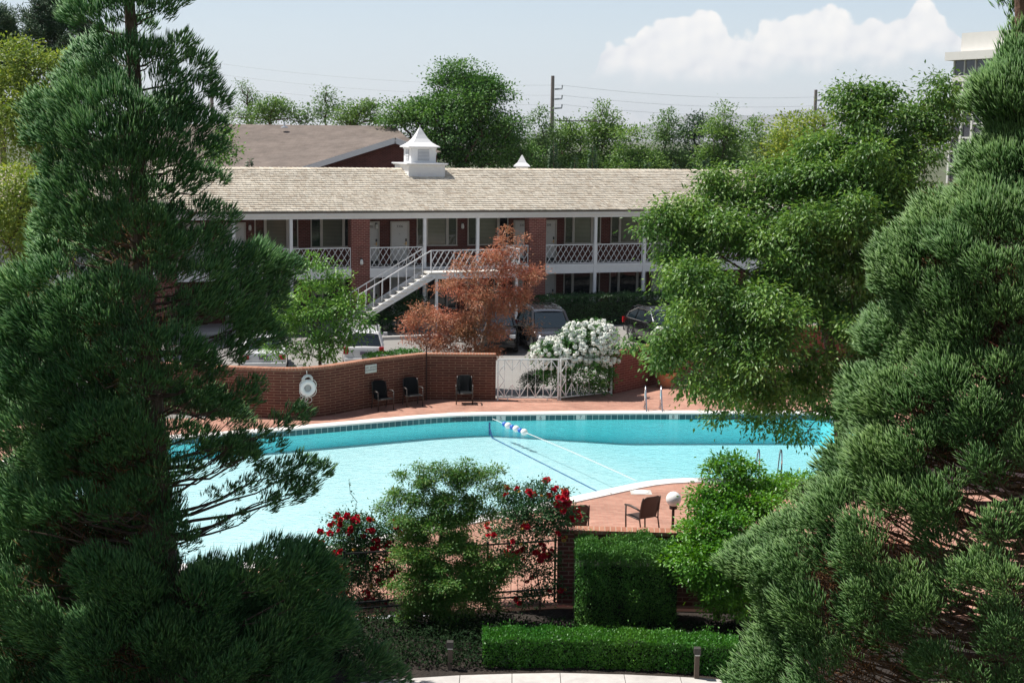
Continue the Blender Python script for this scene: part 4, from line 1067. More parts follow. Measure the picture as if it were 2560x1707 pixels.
    if style in ('suv', 'crossover', 'wagon'):
        rm = CHROME if style != 'wagon' else TRIMB
        for sy in (-1, 1):
            y = sy * (wt - .06); m_ = MB(); m_.tube([(xr0 + .15, y, zt + .05), (xr0 + .25, y, zt + .10), (xr1 - .35, y, zt + .115), (xr1 - .12, y, zt + .06)], .018 if style == 'suv' else .024, 6); m_.build('roof_rail', rm, o)
        if style == 'suv':
            m_ = MB()
            for x in (xr0 + .5, -.55): m_.box(x - .02, x + .02, -wt + .08, wt - .08, zt + .115, zt + .135)
            m_.build('cross_bar', TRIMB, o)
            m_ = MB()
            for j in range(5): m_.box(xr0 + .3, xr1 - .25, -.4 + j * .2 - .01, -.4 + j * .2 + .01, zt + .07, zt + .082)
            m_.build('roof_rib', TRIMB, o)
    if style == 'crossover':
        for sy, (i, j) in ((-1, (0, 1)), (1, (2, 3))):
            A, B, D, E_ = (q3(i, .0), q3(j, .0), q3(j, 1), q3(i, 1)) if sy < 0 else (q3(j, 0), q3(i, 0), q3(i, 1), q3(j, 1))
            off_ = np.array([0, sy * .03, 0]); MB().tube([A * .94 + B * .06 + off_, B * .94 + A * .06 + off_, D * .93 + E_ * .07 + off_, E_ * .75 + D * .25 + off_, (E_ + A) / 2 * .98 + B * .02 + off_], .02, 6, closed=True).build('window_trim', CHROME, o)
    # wheels
    wr = .37 if suv else .33
    for x in (-1.38, 1.42):
        for sy in (-1, 1):
            y = sy * (.845 if suv else .80)
            def disc(r0, w0, w1, nm, m, par, pr=None):
                m_ = MB(); prof = pr or [(0, w0), (r0 * .93, w0), (r0, w0 + sy * -.03), (r0, w1)]
                N = 24; vs = [(x + r * math.cos(2 * math.pi * a / N), y + yy, wr + r * math.sin(2 * math.pi * a / N)) for r, yy in prof for a in range(N)]
                m_.add(vs, [(i * N + a, i * N + (a + 1) % N, (i + 1) * N + (a + 1) % N, (i + 1) * N + a) for i in range(len(prof) - 1) for a in range(N)])
                return m_.build(nm, m, par, smooth=False)
            bw = (.96 if suv else .915)
            m_ = MB(); N = 20; rr = wr + .075
            m_.add([(x + rr * math.cos(2 * math.pi * a / N), sy * (bw + .004), max(.28, wr + rr * math.sin(2 * math.pi * a / N))) for a in range(N)], [tuple(range(N))]); m_.build('wheel_arch', TRIMB, o)
            wo = disc(wr, sy * .13, sy * -.12, 'wheel', RUB, o)
            disc(wr * .68, 0, 0, 'rim', RIM, wo, [(wr * .70, sy * .134), (wr * .60, sy * .120), (wr * .56, sy * .10)])
            m_ = MB()
            for s in range(6):
                a = 2 * math.pi * s / 6; ca, sa = math.cos(a), math.sin(a)
                m_.bar((x, y + sy * .126, wr), (x + ca * wr * .62, y + sy * .128, wr + sa * wr * .62), .05, .02, up=(0, 1, 0))
            m_.build('spoke', RIM, wo)
    # lamps, mirrors, handles, bumpers, plates
    for sy in (-1, 1):
        if suv and style != 'wagon': MB().box(-2.375, -2.26, sy * .90 - .07, sy * .90 + .03, .80, 1.06).build('tail_lamp', REDL, o, bevel=.01)
        elif style == 'wagon': MB().box(-2.385, -2.25, sy * .82 - .11, sy * .82 + .11, .78, 1.06).build('tail_lamp', REDL, o, bevel=.01)
        else: MB().box(-2.39, -2.28, sy * .70 - .15, sy * .70 + .11, .72, .88).build('tail_lamp', REDL, o, bevel=.01)
        MB().box(2.18, 2.365, sy * .70 - .13, sy * .70 + .12, hood - .34, hood - .19).build('headlight', HEADL, o, bevel=.015)
        m_ = MB(); m_.box(.86, 1.02, sy * 1.05 - .10, sy * 1.05 + .10, belt - .02, belt + .15); m_.box(.92, .97, sy * .94 - .05, sy * .94 + .05, belt - .01, belt + .03); m_.build('mirror', pm if style != 'sedan' else pm, o, bevel=.02)
        for x in (-.75, .35): MB().box(x, x + .17, sy * (.957 if suv else .915) - .012, sy * (.957 if suv else .915) + .012, belt - .17, belt - .135).build('door_handle', pm, o)
        MB().box(-1.0, 1.0, sy * .95 - .02, sy * .95 + .02, .30, .42).build('sill', TRIMB, o)
    MB().box(2.30, 2.42, -.42, .42, .52, .72).build('grille', TRIMB, o, bevel=.02)
    dk = style in ('suv', 'crossover')
    MB().box(2.22, 2.45, -.80, .80, .34, .50).build('front_bumper', TRIMB if dk else pm, o, bevel=.03)
    MB().box(-2.50, -2.28, -.86, .86, .40, .62).build('rear_bumper', TRIMB if dk else pm, o, bevel=.03)
    MB().box(-2.402, -2.375, -.17, .17, .74, .89).build('number_plate', PLATE, o)
    return o
PB, PK, PW = paint('paint_charcoal', (.022, .021, .022)), paint('paint_black', (.006, .006, .007)), paint('paint_white', (.72, .72, .72), .3)
def heading(a, b): return math.atan2(b[1] - a[1], b[0] - a[0])
car('parked_suv', 'charcoal SUV with roof rack in front of the tall dark hedge', (1.52, 62.9, -.02), R(-79), PB, 'suv')
car('parked_crossover', 'black crossover with bright window trim and red tail lamp by the dark hedge', (6.9, 64.7, -.02), R(-70), PK, 'crossover')
car('parked_suv', 'dark SUV almost hidden behind the red maple, its face to the pool', (-.75, 63.35, -.02), R(-88), PK, 'suv')
wg = car('parked_wagon', 'white wagon with red tail lamps behind the curved wall at the small hedge', (-6.12, 58.1, -.02), R(96), PW, 'wagon')
wg.scale = (.95, .86, .96)
car('parked_sedan', 'white sedan with dark number plate behind the green tree at the wall', (-10.0, 56.6, -.02), R(100), PW, 'sedan')

# ================================================================== POLES, WIRES, ANTENNA
POLE = mat('pole_wood', (.27, .23, .21), .9, noise=(3, .3)); INSU = mat('insulator', (.40, .42, .45), .4); WIRE = mat('wire', (.42, .44, .47), .5)
def pole(label, px, pyt, Y, r0, arms):
    t_ = at(px, pyt, Y); o = thing('utility_pole', label, 'utility pole', (t_[0], Y, 0), 0, 'utility poles on the skyline'); h = t_[2]
    MB().tube([(0, 0, 0), (0, 0, h)], [r0 * 1.3, r0 * .8], 8).build('shaft', POLE, o)
    pts = []
    for py, side in arms:
        z = at(px, py, Y)[2]
        MB().tube([(side * r0, 0, z - .05), (side * .75, 0, z), (side * .78, 0, z + .28)], .07, 6).build('insulator', INSU, o); pts.append(np.array([t_[0] + side * .78, Y, z + .28]))
    return o, pts
o1, pp1 = pole('grey utility pole with insulators to the right of the big round tree', 1382, 190, 115, .17, ((222, 1), (247, 1), (270, 1)))
o2, pp2 = pole('brown utility pole rising at the right end of the far trees', 2040, 225, 125, .17, ((250, 1), (272, 1), (293, 1)))
o0, pp0 = pole('utility pole top just right of the left conifer', 528, 165, 122, .17, ((168, 1), (195, 1), (224, 1)))
mb_ = MB(); z = at(1382, 302, 115)[2]; mb_.box(.2, 4.0, -.05, .05, z - .04, z + .04)
for x in (.6, 1.2, 2.4, 3.4): mb_.box(x - .05, x + .05, -.05, .05, z + .043, z + .22)
mb_.build('cross_arm', POLE, o1)
def wire(label, a, b, sag, r=.010):
    pts = [np.array(a) * (1 - t_) + np.array(b) * t_ - np.array([0, 0, sag * 4 * t_ * (1 - t_)]) for t_ in np.linspace(0, 1, 17)]
    o = MB().tube(pts, r, 5).build('power_line', WIRE); tag(o, label, 'power line', 'power lines between the poles')
for i, nm in enumerate(('topmost', 'middle', 'lowest')):
    wire('%s of the power lines left of the grey utility pole' % nm, pp0[i], pp1[i], .5)
    wire('%s of the power lines right of the grey utility pole' % nm, pp1[i], pp2[i], .45)
    wire('%s of the power lines leaving the frame beyond the brown utility pole' % nm, pp2[i], pp2[i] + np.array([40, 6, -1.2]), .3)
q = at(1991, 298, 150)
an = thing('cell_antenna', 'slim grey mast with white antenna panels in front of the mountains', 'antenna', (q[0], 150, 0))
MB().tube([(0, 0, 0), (0, 0, q[2] - .2)], .12, 8).build('mast', INSU, an)
for i, (x, y) in enumerate(((-1.35, 0), (-1.1, -.4), (.35, -.5), (.9, -.3), (1.25, .1), (.6, .4))): MB().box(x - .13, x + .13, y - .07, y + .07, q[2] - 2.0, q[2] + .3).build('antenna_panel', CT, an)
m_ = MB(); m_.box(-1.35, 1.25, -.04, .04, q[2] - 1.2, q[2] - 1.08); m_.box(-.04, .04, -.5, .4, q[2] - 1.07, q[2] - .97); m_.build('bracket', INSU, an)
#==PLANTS==
# ================================================================== PLANTS
def unit(a): return a / (np.linalg.norm(a, axis=-1, keepdims=True) + 1e-9)
def rdir(r, n): return unit(r.normal(size=(n, 3)))

def leafmesh(name, P, D, N, L, Wd, m, parent, loc, fold=.15):
    """one diamond-shaped, slightly folded leaf per point: P foot, D towards the tip, N its face, L length, Wd width"""
    P = np.asarray(P) - np.asarray(loc); n = len(P); D = unit(D); Sd = unit(np.cross(D, N)); N = np.cross(Sd, D)
    L = np.broadcast_to(L, n)[:, None]; Wd = np.broadcast_to(Wd, n)[:, None]
    V = np.empty((n, 4, 3)); V[:, 0] = P; V[:, 2] = P + D * L - N * L * .10
    V[:, 1] = P + D * L * .45 + Sd * Wd / 2 + N * Wd * fold; V[:, 3] = P + D * L * .45 - Sd * Wd / 2 + N * Wd * fold
    i = np.arange(n)[:, None] * 4
    T = np.concatenate([i + [0, 1, 2], i + [0, 2, 3]], 1).reshape(-1, 3)
    return npobj(name, V, T, m, parent)

def strandmesh(name, P, D, L, rad, m, parent, loc, bend=.12, lo=.55):
    """green cords: three-sided spindles, bent a little upwards"""
    P = np.asarray(P) - np.asarray(loc); n = len(P); D = unit(D)
    L = np.broadcast_to(L, n)[:, None]; rad = np.broadcast_to(rad, n)[:, None]
    A = unit(np.cross(D, np.array([.31, .17, .93]))); B = np.cross(D, A)
    V = np.empty((n, 5, 3)); mid = P + D * L * .5 + np.array([0, 0, 1]) * L * bend * .3
    for k in range(3):
        c, s = math.cos(2.094 * k), math.sin(2.094 * k); V[:, k] = mid + (A * c + B * s) * rad
    V[:, 3] = P; V[:, 4] = P + D * L + np.array([0, 0, 1]) * L * bend
    f = [[3, 1, 0], [3, 2, 1], [3, 0, 2], [4, 0, 1], [4, 1, 2], [4, 2, 0]]
    T = (np.arange(n)[:, None, None] * 5 + np.array(f)[None]).reshape(-1, 3)
    return npobj(name, V, T, m, parent)

def limbs(mb, a, b, r0, r1, seed, sag=.12, n=5):
    r = np.random.default_rng(seed); a, b = np.array(a, float), np.array(b, float); Ln = np.linalg.norm(b - a)
    pts = [a + (b - a) * t_ + np.array([0, 0, 1]) * Ln * sag * math.sin(t_ * math.pi) + r.normal(0, .03 * Ln, 3) * (0 < t_ < 1) for t_ in np.linspace(0, 1, n)]
    mb.tube(pts, list(np.linspace(r0, r1, n)), 6); return pts

def blobs_px(bl, Y):
    """crown masses given where the photo shows them: (px, py, radius px, nearer/farther by m[, flatten])"""
    out = []
    for q in bl:
        px, py, rp, dy = q[:4]; yy = Y + dy; c = at(px, py, yy); rr = rp * yy / F
        out.append((c, np.array([rr, rr * (q[5] if len(q) > 5 else 1.0), rr * (q[4] if len(q) > 4 else .85)])))
    return out

def foliage(r, bl, clump, lpc, L, Wd, cov=3.0, droop=.15, shell=.5, up=.6, rnd=.7, flat=.5):
    """leaf feet, directions, faces over clumps spread through the crown masses"""
    Ps, Ds, Ns, cl = [], [], [], []
    for c, rad in bl:
        nc = max(4, int(cov * math.pi * rad[0] * rad[2] / (.5 * L * Wd * .85) / (lpc + 2)))
        o = rdir(r, nc); o[:, 2] = np.abs(o[:, 2]) * np.where(r.random(nc) < .78, 1, -1)
        u = shell + (1.08 - shell) * np.sqrt(r.random((nc, 1)))
        cc = c + o * rad * u; cl.append((cc, o))
        m_ = r.poisson(lpc, nc) + 2
        idx = np.repeat(np.arange(nc), m_); k = len(idx)
        sz = clump * r.uniform(.6, 1.3, nc)[idx, None]
        off_ = r.normal(size=(k, 3)) * sz * np.array([1, 1, flat])
        Ps.append(cc[idx] + off_)
        Ds.append(unit(o[idx] * .5 + unit(off_) * .6 + r.normal(size=(k, 3)) * rnd * .6 + np.array([0, 0, -droop])))
        Ns.append(unit(np.array([0, 0, up]) + o[idx] * .5 + r.normal(size=(k, 3)) * .45))
    P, D, N = np.concatenate(Ps), np.concatenate(Ds), np.concatenate(Ns); n = len(P)
    return P, D, N, L * r.uniform(.65, 1.25, n), Wd * r.uniform(.7, 1.2, n), cl

def fracture(r, bl, least=.22):
    """break every large mass into a few uneven boughs, so that no crown reads as a ball"""
    out = []
    for c, rad in bl:
        if rad[0] < least: out.append((c, rad)); continue
        out.append((c, rad * r.uniform(.5, .68)))
        for _ in range(r.integers(4, 7)):
            d = rdir(r, 1)[0]; k = r.uniform(.34, .6); out.append((c + d * rad * r.uniform(.55, .95), rad * k * np.array([r.uniform(.9, 1.25), 1, r.uniform(.55, .85)])))
    return out

def tree(name, label, base, bl, fol, lm, bm, tr_, seed, cat='tree', group=None, kids=0, trunk=None, crown='crown', twig=0, tname='trunk', split=0):
    """trunk with limbs reaching into the crown masses, crown of many small leaves"""
    r = np.random.default_rng(seed); base = np.array(base, float)
    if split: bl = fracture(r, bl, split); fol = dict(fol, cov=fol.get('cov', 3.0) * .66)
    o = thing(name, label, cat, tuple(base), 0, group)
    P, D, N, L, Wd, cl = foliage(r, bl, **fol)
    leafmesh(crown, P, D, N, L, Wd, lm, o, base)
    mb = MB(); cen = np.mean([b[0] for b in bl], 0); top = max(b[0][2] for b in bl)
    if trunk is None:
        fork = base + (cen - base) * np.array([.35, .35, .55]); trunk = [base, base * .5 + fork * .5 + np.array([.04, 0, 0]), fork]
    trunk = [np.array(p, float) for p in trunk]
    mb.tube([p - base for p in trunk], list(np.linspace(tr_, tr_ * .62, len(trunk))), 8)
    # every mass hangs from the nearest mass already joined to the trunk, as limbs fork in a tree
    nodes = [trunk[0] + (trunk[-1] - trunk[0]) * .55, *trunk[len(trunk) // 2:]]; par = [None] * len(nodes); cost = [0.0] * len(nodes); k0 = len(nodes)
    for i in np.argsort([np.linalg.norm(c - trunk[-1]) for c, _ in bl]):
        c = bl[i][0]; sc_ = [np.linalg.norm(c - q) + .45 * cost[k] + (1.5 * max(0, q[2] - c[2])) for k, q in enumerate(nodes)]
        k = int(np.argmin(sc_)); nodes.append(c); par.append(k); cost.append(cost[k] + np.linalg.norm(c - nodes[k]))
    load = np.ones(len(nodes))
    for k in range(len(nodes) - 1, k0 - 1, -1): load[par[k]] += load[k]
    tot = max(load[k0:].sum() ** .5, 1); rr_ = lambda w: tr_ * .75 * (w / len(bl)) ** .5
    order = np.argsort([np.linalg.norm(c - trunk[-1]) for c, _ in bl])
    for n_, k in enumerate(range(k0, len(nodes))):
        p = par[k]; r1 = max(rr_(load[k]) * .8, tr_ * .05); r0 = min(rr_(load[p]), r1 * 1.6)
        pts = limbs(mb, nodes[p] - base, nodes[k] - base, r0, r1, seed + k, .08, 6)
        for j in range(twig):
            cc = cl[order[n_]][0]; q = cc[r.integers(len(cc))]; limbs(mb, pts[4], q - base, r1 * .6, tr_ * .02, seed * 7 + k * 9 + j, .03, 4)
    mb.build(tname, bm, o)
    return o

G1 = leafmat('leaf_far_green', [(.035, .08, .018), (.055, .11, .022), (.08, .145, .03), (.105, .17, .04)], .3, var=.35, vs=.35, gain=2.0, tint=1.0)
G2 = leafmat('leaf_pale_green', [(.075, .12, .035), (.10, .15, .05), (.13, .18, .06)], .3, var=.2)
G3 = leafmat('leaf_main_green', [(.032, .08, .016), (.056, .12, .022), (.085, .16, .03), (.11, .195, .038), (.125, .175, .045)], .34, .42, .4, .4, .8, tint=.92)
G4 = leafmat('leaf_dark_green', [(.014, .04, .012), (.022, .055, .016), (.034, .072, .022)], .15, .45, .4, .25)
GY = leafmat('leaf_yellow_green', [(.07, .12, .02), (.11, .155, .026), (.15, .18, .035), (.05, .10, .018)], .35, var=.25, gain=2.0, tint=1.0)
GB = leafmat('leaf_bright_green', [(.045, .12, .014), (.07, .16, .02), (.10, .20, .028), (.13, .23, .03)], .3, .35, .5, .2)
GR = leafmat('leaf_red_maple', [(.15, .078, .042), (.235, .115, .068), (.31, .14, .082), (.20, .12, .058), (.35, .155, .095)], .34, var=.25, tint=1.0, gain=1.75)
GM = leafmat('leaf_small_maple', [(.042, .11, .02), (.062, .14, .026), (.088, .165, .033), (.14, .145, .04)], .3, var=.25, gain=1.7, tint=.9)
GL = leafmat('leaf_lime_shrub', [(.07, .165, .015), (.10, .21, .02), (.14, .255, .028), (.05, .125, .012)], .3, .38, .45, .3)
GYEW = leafmat('leaf_yew', [(.028, .075, .014), (.04, .10, .018), (.07, .14, .022)], .16, .5, .3, .25, gain=1.9)
GBOX = leafmat('leaf_box_hedge', [(.028, .10, .012), (.045, .14, .016), (.07, .18, .022)], .2, .4, .45, .15)
GROSE = leafmat('leaf_rose', [(.022, .062, .018), (.035, .085, .024), (.05, .11, .03)], .18, .4, .45, .2)

# ---- far trees
far = dict(clump=.42, lpc=34, L=.22, Wd=.13, cov=4.9, flat=.55, up=.9)
def fartree(label, px, bl, Y, seed, lm=G1, kindn='leafy_tree', f=far, tr_=.22, group='trees beyond the motel', split=.9):
    B = blobs_px(bl, Y); b0 = at(px, 430, Y); return tree(kindn, label, (b0[0], Y, -.05), B, f, lm, BARK, tr_, seed, group=group, twig=1, split=split)
BIGT = [(1165, 218, 62, 0), (1120, 200, 40, 1), (1205, 225, 52, 1), (1092, 262, 66, 0), (1040, 300, 60, 1), (1000, 288, 34, -1), (1150, 285, 80, -1), (1215, 290, 72, 0), (1270, 335, 60, 0), (1240, 390, 62, -1),
        (1110, 350, 78, -1), (1180, 370, 80, 0), (1050, 385, 50, 0), (1160, 178, 30, 0), (1300, 385, 40, 1), (985, 310, 22, 0)]
fartree('big round dark green tree towering behind the cupola', 1160, BIGT, 108, 11, leafmat('leaf_big_tree', [(.035, .09, .018), (.055, .12, .022), (.08, .15, .03), (.10, .17, .035)], .28, var=.25, vs=.3), f=dict(clump=.5, lpc=50, L=.22, Wd=.14, cov=6.0, flat=.5, up=.9), tr_=.5, group=None, split=1.0)
fartree('pale airy tree top above the left end of the brown roof', 612, [(608, 235, 26, 0), (618, 262, 34, 0), (595, 285, 28, 0), (630, 300, 30, 0), (605, 212, 14, 0)], 125, 12, G2, f=dict(clump=.3, lpc=9, L=.18, Wd=.10, cov=1.3))
fartree('leafy tree top next to the pale one above the brown roof', 690, [(660, 285, 32, 0), (700, 270, 28, 0), (735, 295, 24, 0), (640, 300, 26, 1), (575, 300, 16, 0), (755, 305, 14, 0)], 122, 13)
fartree('thin wispy sapling above the middle of the brown roof', 768, [(768, 272, 11, 0), (770, 290, 14, 0), (764, 306, 14, 0)], 122, 14, G2, tr_=.08, f=dict(clump=.3, lpc=8, L=.26, Wd=.16))
fartree('slender pale poplar-like tree above the brown roof', 815, [(812, 250, 18, 0), (820, 272, 24, 0), (812, 296, 26, 0), (818, 232, 10, 0)], 122, 15, G2, tr_=.15)
fartree('spreading tree top left of the big round tree', 890, [(865, 282, 26, 0), (905, 280, 30, 0), (930, 298, 26, 0), (880, 305, 30, 0), (840, 300, 18, 0), (950, 308, 18, 0)], 120, 16)
fartree('dark leafy tree half hidden between left conifer and motel roof', 556, [(545, 365, 26, 0), (570, 385, 24, 0), (548, 400, 30, 0), (560, 340, 16, 0)], 86, 17, GB, tr_=.15)
ROW = [('small pale tree top at the foot of the grey utility pole', 1352, [(1352, 285, 14, 0), (1346, 310, 22, 0), (1360, 340, 36, 0), (1350, 385, 46, 0)], G2),
       ('bushy green tree just right of the grey utility pole', 1425, [(1410, 325, 28, 0), (1440, 345, 34, 0), (1400, 375, 44, 0), (1445, 400, 44, 0)], G1),
       ('tree with a thin crest, tallest between the pole and the birch', 1508, [(1512, 268, 13, 0), (1500, 292, 20, 0), (1535, 300, 16, 0), (1495, 325, 40, 0), (1525, 340, 40, 0), (1500, 390, 56, 0), (1465, 350, 26, 0)], G1),
       ('low bushy tree to the left of the birch', 1588, [(1570, 345, 24, 0), (1595, 335, 20, 0), (1580, 385, 42, 0), (1612, 395, 34, 0)], G1),
       ('pale slender birch in the middle of the far row', 1668, [(1670, 285, 14, 0), (1672, 312, 24, 0), (1650, 330, 18, 0), (1665, 350, 36, 0), (1660, 395, 44, 0)], G2),
       ('dark tree directly right of the birch', 1738, [(1735, 305, 22, 0), (1755, 310, 20, 0), (1725, 340, 30, 0), (1745, 385, 40, 0)], G4),
       ('tall full tree at the centre of the far row', 1812, [(1812, 275, 14, 0), (1808, 300, 24, 0), (1790, 335, 40, 0), (1835, 340, 38, 0), (1810, 390, 60, 0), (1770, 395, 30, 0)], G1),
       ('slim tree in front of the pale mountains', 1885, [(1885, 305, 12, 0), (1882, 330, 24, 0), (1905, 345, 22, 0), (1880, 385, 44, 0)], G1),
       ('grey green tree below the antenna mast', 1950, [(1945, 330, 14, 0), (1955, 350, 26, 0), (1940, 395, 40, 0), (1985, 395, 34, 0)], G1)]
for i, (lab, px, bl, lm) in enumerate(ROW): fartree(lab, px, bl + [(px - 30, 412, 34, 1), (px + 32, 415, 34, 1), (px, 425, 36, -1)], 112 + (i % 3) * 3, 30 + i, lm)

def spruce(label, px, pyt, Y, wpx, seed):
    r = np.random.default_rng(seed); t_ = at(px, pyt, Y); rad = wpx * Y / F; o = thing('young_spruce', label, 'tree', (t_[0], Y, 0), 0, 'young spruces behind the roof'); h = t_[2]
    n = 1500; z = h * (1 - r.random(n) ** .6 * .8); q = (h - z) / (h * .8) * rad; a = r.uniform(0, 6.283, n); rr = q * np.sqrt(r.random(n))
    P = np.stack([rr * np.cos(a), rr * np.sin(a), z], 1); D = np.stack([np.cos(a), np.sin(a), np.full(n, -.1)], 1) + r.normal(0, .25, (n, 3))
    strandmesh('crown', P, D, .35, .045, G4, o, (0, 0, 0)); MB().tube([(0, 0, 0), (0, 0, h)], [.1, .01], 6).build('trunk', BARK, o)
for i, (px, py) in enumerate(((1384, 352), (1437, 392), (1482, 365), (1620, 405), (1690, 405), (1766, 395), (1850, 402), (1912, 378))):
    nm = ('leftmost of the small dark spruces behind the motel ridge', 'short dark spruce between two taller ones right of the utility pole', 'second tall dark spruce right of the utility pole', 'small dark spruce left below the birch', 'small dark spruce right below the birch', 'dark spruce under the dark tree right of the birch', 'small dark spruce under the tall full tree', 'tall dark spruce near the right end of the motel ridge')[i]
    spruce(nm, px, py, 100, 26, 60 + i)
spruce('tiny green spruce tip in front of the brown roof', 624, 398, 90, 18, 70)

# ---- left background trees
near = dict(clump=.22, lpc=16, L=.13, Wd=.07)
LT = [(30, 150, 60, 0), (90, 190, 70, 0), (20, 250, 80, 0), (100, 290, 80, -1), (30, 350, 80, 0), (110, 390, 60, 0), (60, 300, 70, -1), (170, 160, 40, 1), (-60, 220, 80, 0), (150, 240, 60, 0)]
tree('locust_tree', 'yellow green locust tree at the far left edge behind the conifer', (at(20, 430, 62)[0], 62, 0), blobs_px(LT, 62), dict(clump=.30, lpc=13, L=.17, Wd=.09), GY, BARK, .2, 81, twig=2)
LT2 = [(30, 480, 70, 0), (100, 470, 60, 0), (60, 540, 70, 0), (130, 560, 60, 0), (20, 610, 70, 0), (110, 640, 60, 0), (60, 700, 60, 0), (-50, 560, 90, 0)]
tree('locust_tree', 'lower yellow green locust tree at the left edge under the taller one', (at(40, 760, 52)[0], 52, 0), blobs_px(LT2, 52), dict(clump=.25, lpc=13, L=.15, Wd=.08), GY, BARK, .16, 82, twig=2)
LT3 = [(180, 560, 60, 0), (240, 600, 60, 0), (170, 620, 60, 0), (300, 590, 60, 0), (100, 600, 70, 0), (230, 540, 50, 0)]
tree('leafy_tree', 'dark green tree under the left conifer in front of the balcony', (at(200, 800, 58)[0], 58, 0), blobs_px(LT3, 58), dict(clump=.25, lpc=13, L=.15, Wd=.09), G4, BARK, .16, 83, twig=2)
def pine(label, px, pyt, pyb, Y, wpx, seed, lm):
    r = np.random.default_rng(seed); t_ = at(px, pyt, Y); zb = at(px, pyb, Y)[2]; o = thing('pine_tree', label, 'tree', (t_[0], Y, 0), 0); h = t_[2]
    Ps, Ds = [], []; mb = MB(); mb.tube([(0, 0, 0), (0, 0, h)], [.3, .03], 7)
    for i in range(95):
        z = zb + (h - zb) * r.random() ** .9; Lb = wpx * Y / F * (1 - ((z - zb) / (h - zb)) ** 1.6) * r.uniform(.45, 1.1) + .3; a = r.uniform(0, 6.283)
        d = np.array([math.cos(a), math.sin(a), r.uniform(-.05, .35)]); mb.tube([(0, 0, z), tuple(np.array([0, 0, z]) + d * Lb * .5), tuple(np.array([0, 0, z + .1]) + d * Lb)], [.05, .035, .015], 5)
        for k in range(5):
            c = np.array([0, 0, z]) + d * Lb * r.uniform(.45, 1.0) + r.normal(0, .16, 3); n = 46
            D = rdir(r, n) + np.array([0, 0, .5]) + d * .5; Ps.append(c + r.normal(0, .12, (n, 3))); Ds.append(D)
    strandmesh('crown', np.concatenate(Ps), np.concatenate(Ds), .24, .018, lm, o, (0, 0, 0)); mb.build('trunk', BARK, o)
GP = leafmat('needle_pine', [(.022, .05, .022), (.035, .07, .03), (.06, .085, .03)], .1)
pine('dark pine with open branches rising behind the left conifer', 150, -40, 180, 66, 110, 91, GP)
pine('dark pine tip at the top left corner of the view', -5, 35, 220, 70, 60, 92, GP)

# ---- trees of the courtyard
MT = [(1660, 560, 56, -1), (1700, 620, 70, -1), (1790, 470, 52, 0), (1760, 560, 80, -1), (1850, 500, 60, 0), (1935, 450, 56, 0), (1990, 480, 90, 0), (2060, 380, 76, 0), (2150, 300, 84, 0), (2200, 255, 58, 0), (2120, 255, 42, 0), (2250, 380, 90, 0),
      (2340, 240, 46, 1), (2370, 280, 46, 1), (2320, 320, 60, 1), (2290, 300, 50, 1), (2150, 450, 110, -1), (1880, 600, 110, -1), (2010, 620, 120, -2), (2120, 600, 120, -1), (1715, 720, 62, -2), (1780, 740, 100, -3.2), (1900, 760, 110, -3.6), (2030, 780, 110, -1),
      (1700, 790, 36, -1), (1645, 880, 20, -1), (1690, 850, 56, -3), (1800, 880, 76, -4), (1910, 900, 86, -4.4), (1660, 905, 34, -3), (1740, 960, 46, -3.6), (1830, 985, 56, -4.2), (1930, 1000, 60, -4.2), (1900, 1060, 32, -1), (1960, 1065, 34, -1), (1800, 1045, 26, -1),
      (2040, 920, 90, -3), (2080, 1020, 50, 0), (2200, 500, 120, 0), (2240, 640, 120, 1), (2180, 780, 120, 1), (1580, 860, 16, -1), (2010, 1090, 20, 0), (1670, 520, 24, -1), (1770, 440, 18, 0), (2350, 205, 18, 1), (2130, 225, 20, 0)]
r = np.random.default_rng(99)
for i in range(46):
    px, py = r.uniform(1680, 2260), r.uniform(400, 980)
    if px > 1690 + max(0, 620 - py) * 1.0: MT.append((px, py, r.uniform(36, 64), r.uniform(-3.4, 1.5), r.uniform(.7, 1.1)))
bx = at(2120, 1120, 42.0)
tree('maple_tree', 'broad bright green tree leaning over the right end of the pool', (bx[0], 42.6, 0), blobs_px(MT, 42.0), dict(clump=.23, lpc=46, L=.15, Wd=.066, cov=8.2, droop=.6, shell=.3, flat=.6, up=.85), G3, BARKR, .24, 101, twig=2, split=.6,
     trunk=[(bx[0], 42.6, -.05), (bx[0] - .15, 42.5, .9), tuple(at(2095, 960, 42.2)), tuple(at(2060, 800, 42))])
YT = [(1990, 330, 50, 0), (2030, 370, 60, 0), (1980, 400, 60, 0), (2060, 310, 34, 0), (2080, 420, 70, 0), (1960, 370, 34, 0)]
tree('leafy_tree', 'yellow green tree behind the broad tree near the antenna mast', (at(2010, 500, 62)[0], 62, 0), blobs_px(YT, 62), dict(clump=.3, lpc=13, L=.16, Wd=.09), GY, BARK, .2, 102, twig=2)
DT = [(1905, 370, 20, 0), (1915, 410, 36, 0), (1935, 440, 40, 0), (1895, 450, 34, 0), (1960, 420, 30, 0)]
tree('leafy_tree', 'dark olive tree between the far row and the broad tree', (at(1920, 520, 70)[0], 70, 0), blobs_px(DT, 70), dict(clump=.3, lpc=12, L=.16, Wd=.10), leafmat('leaf_olive', [(.05, .075, .022), (.07, .095, .028), (.09, .11, .035)], .2), BARK, .2, 103, twig=2)

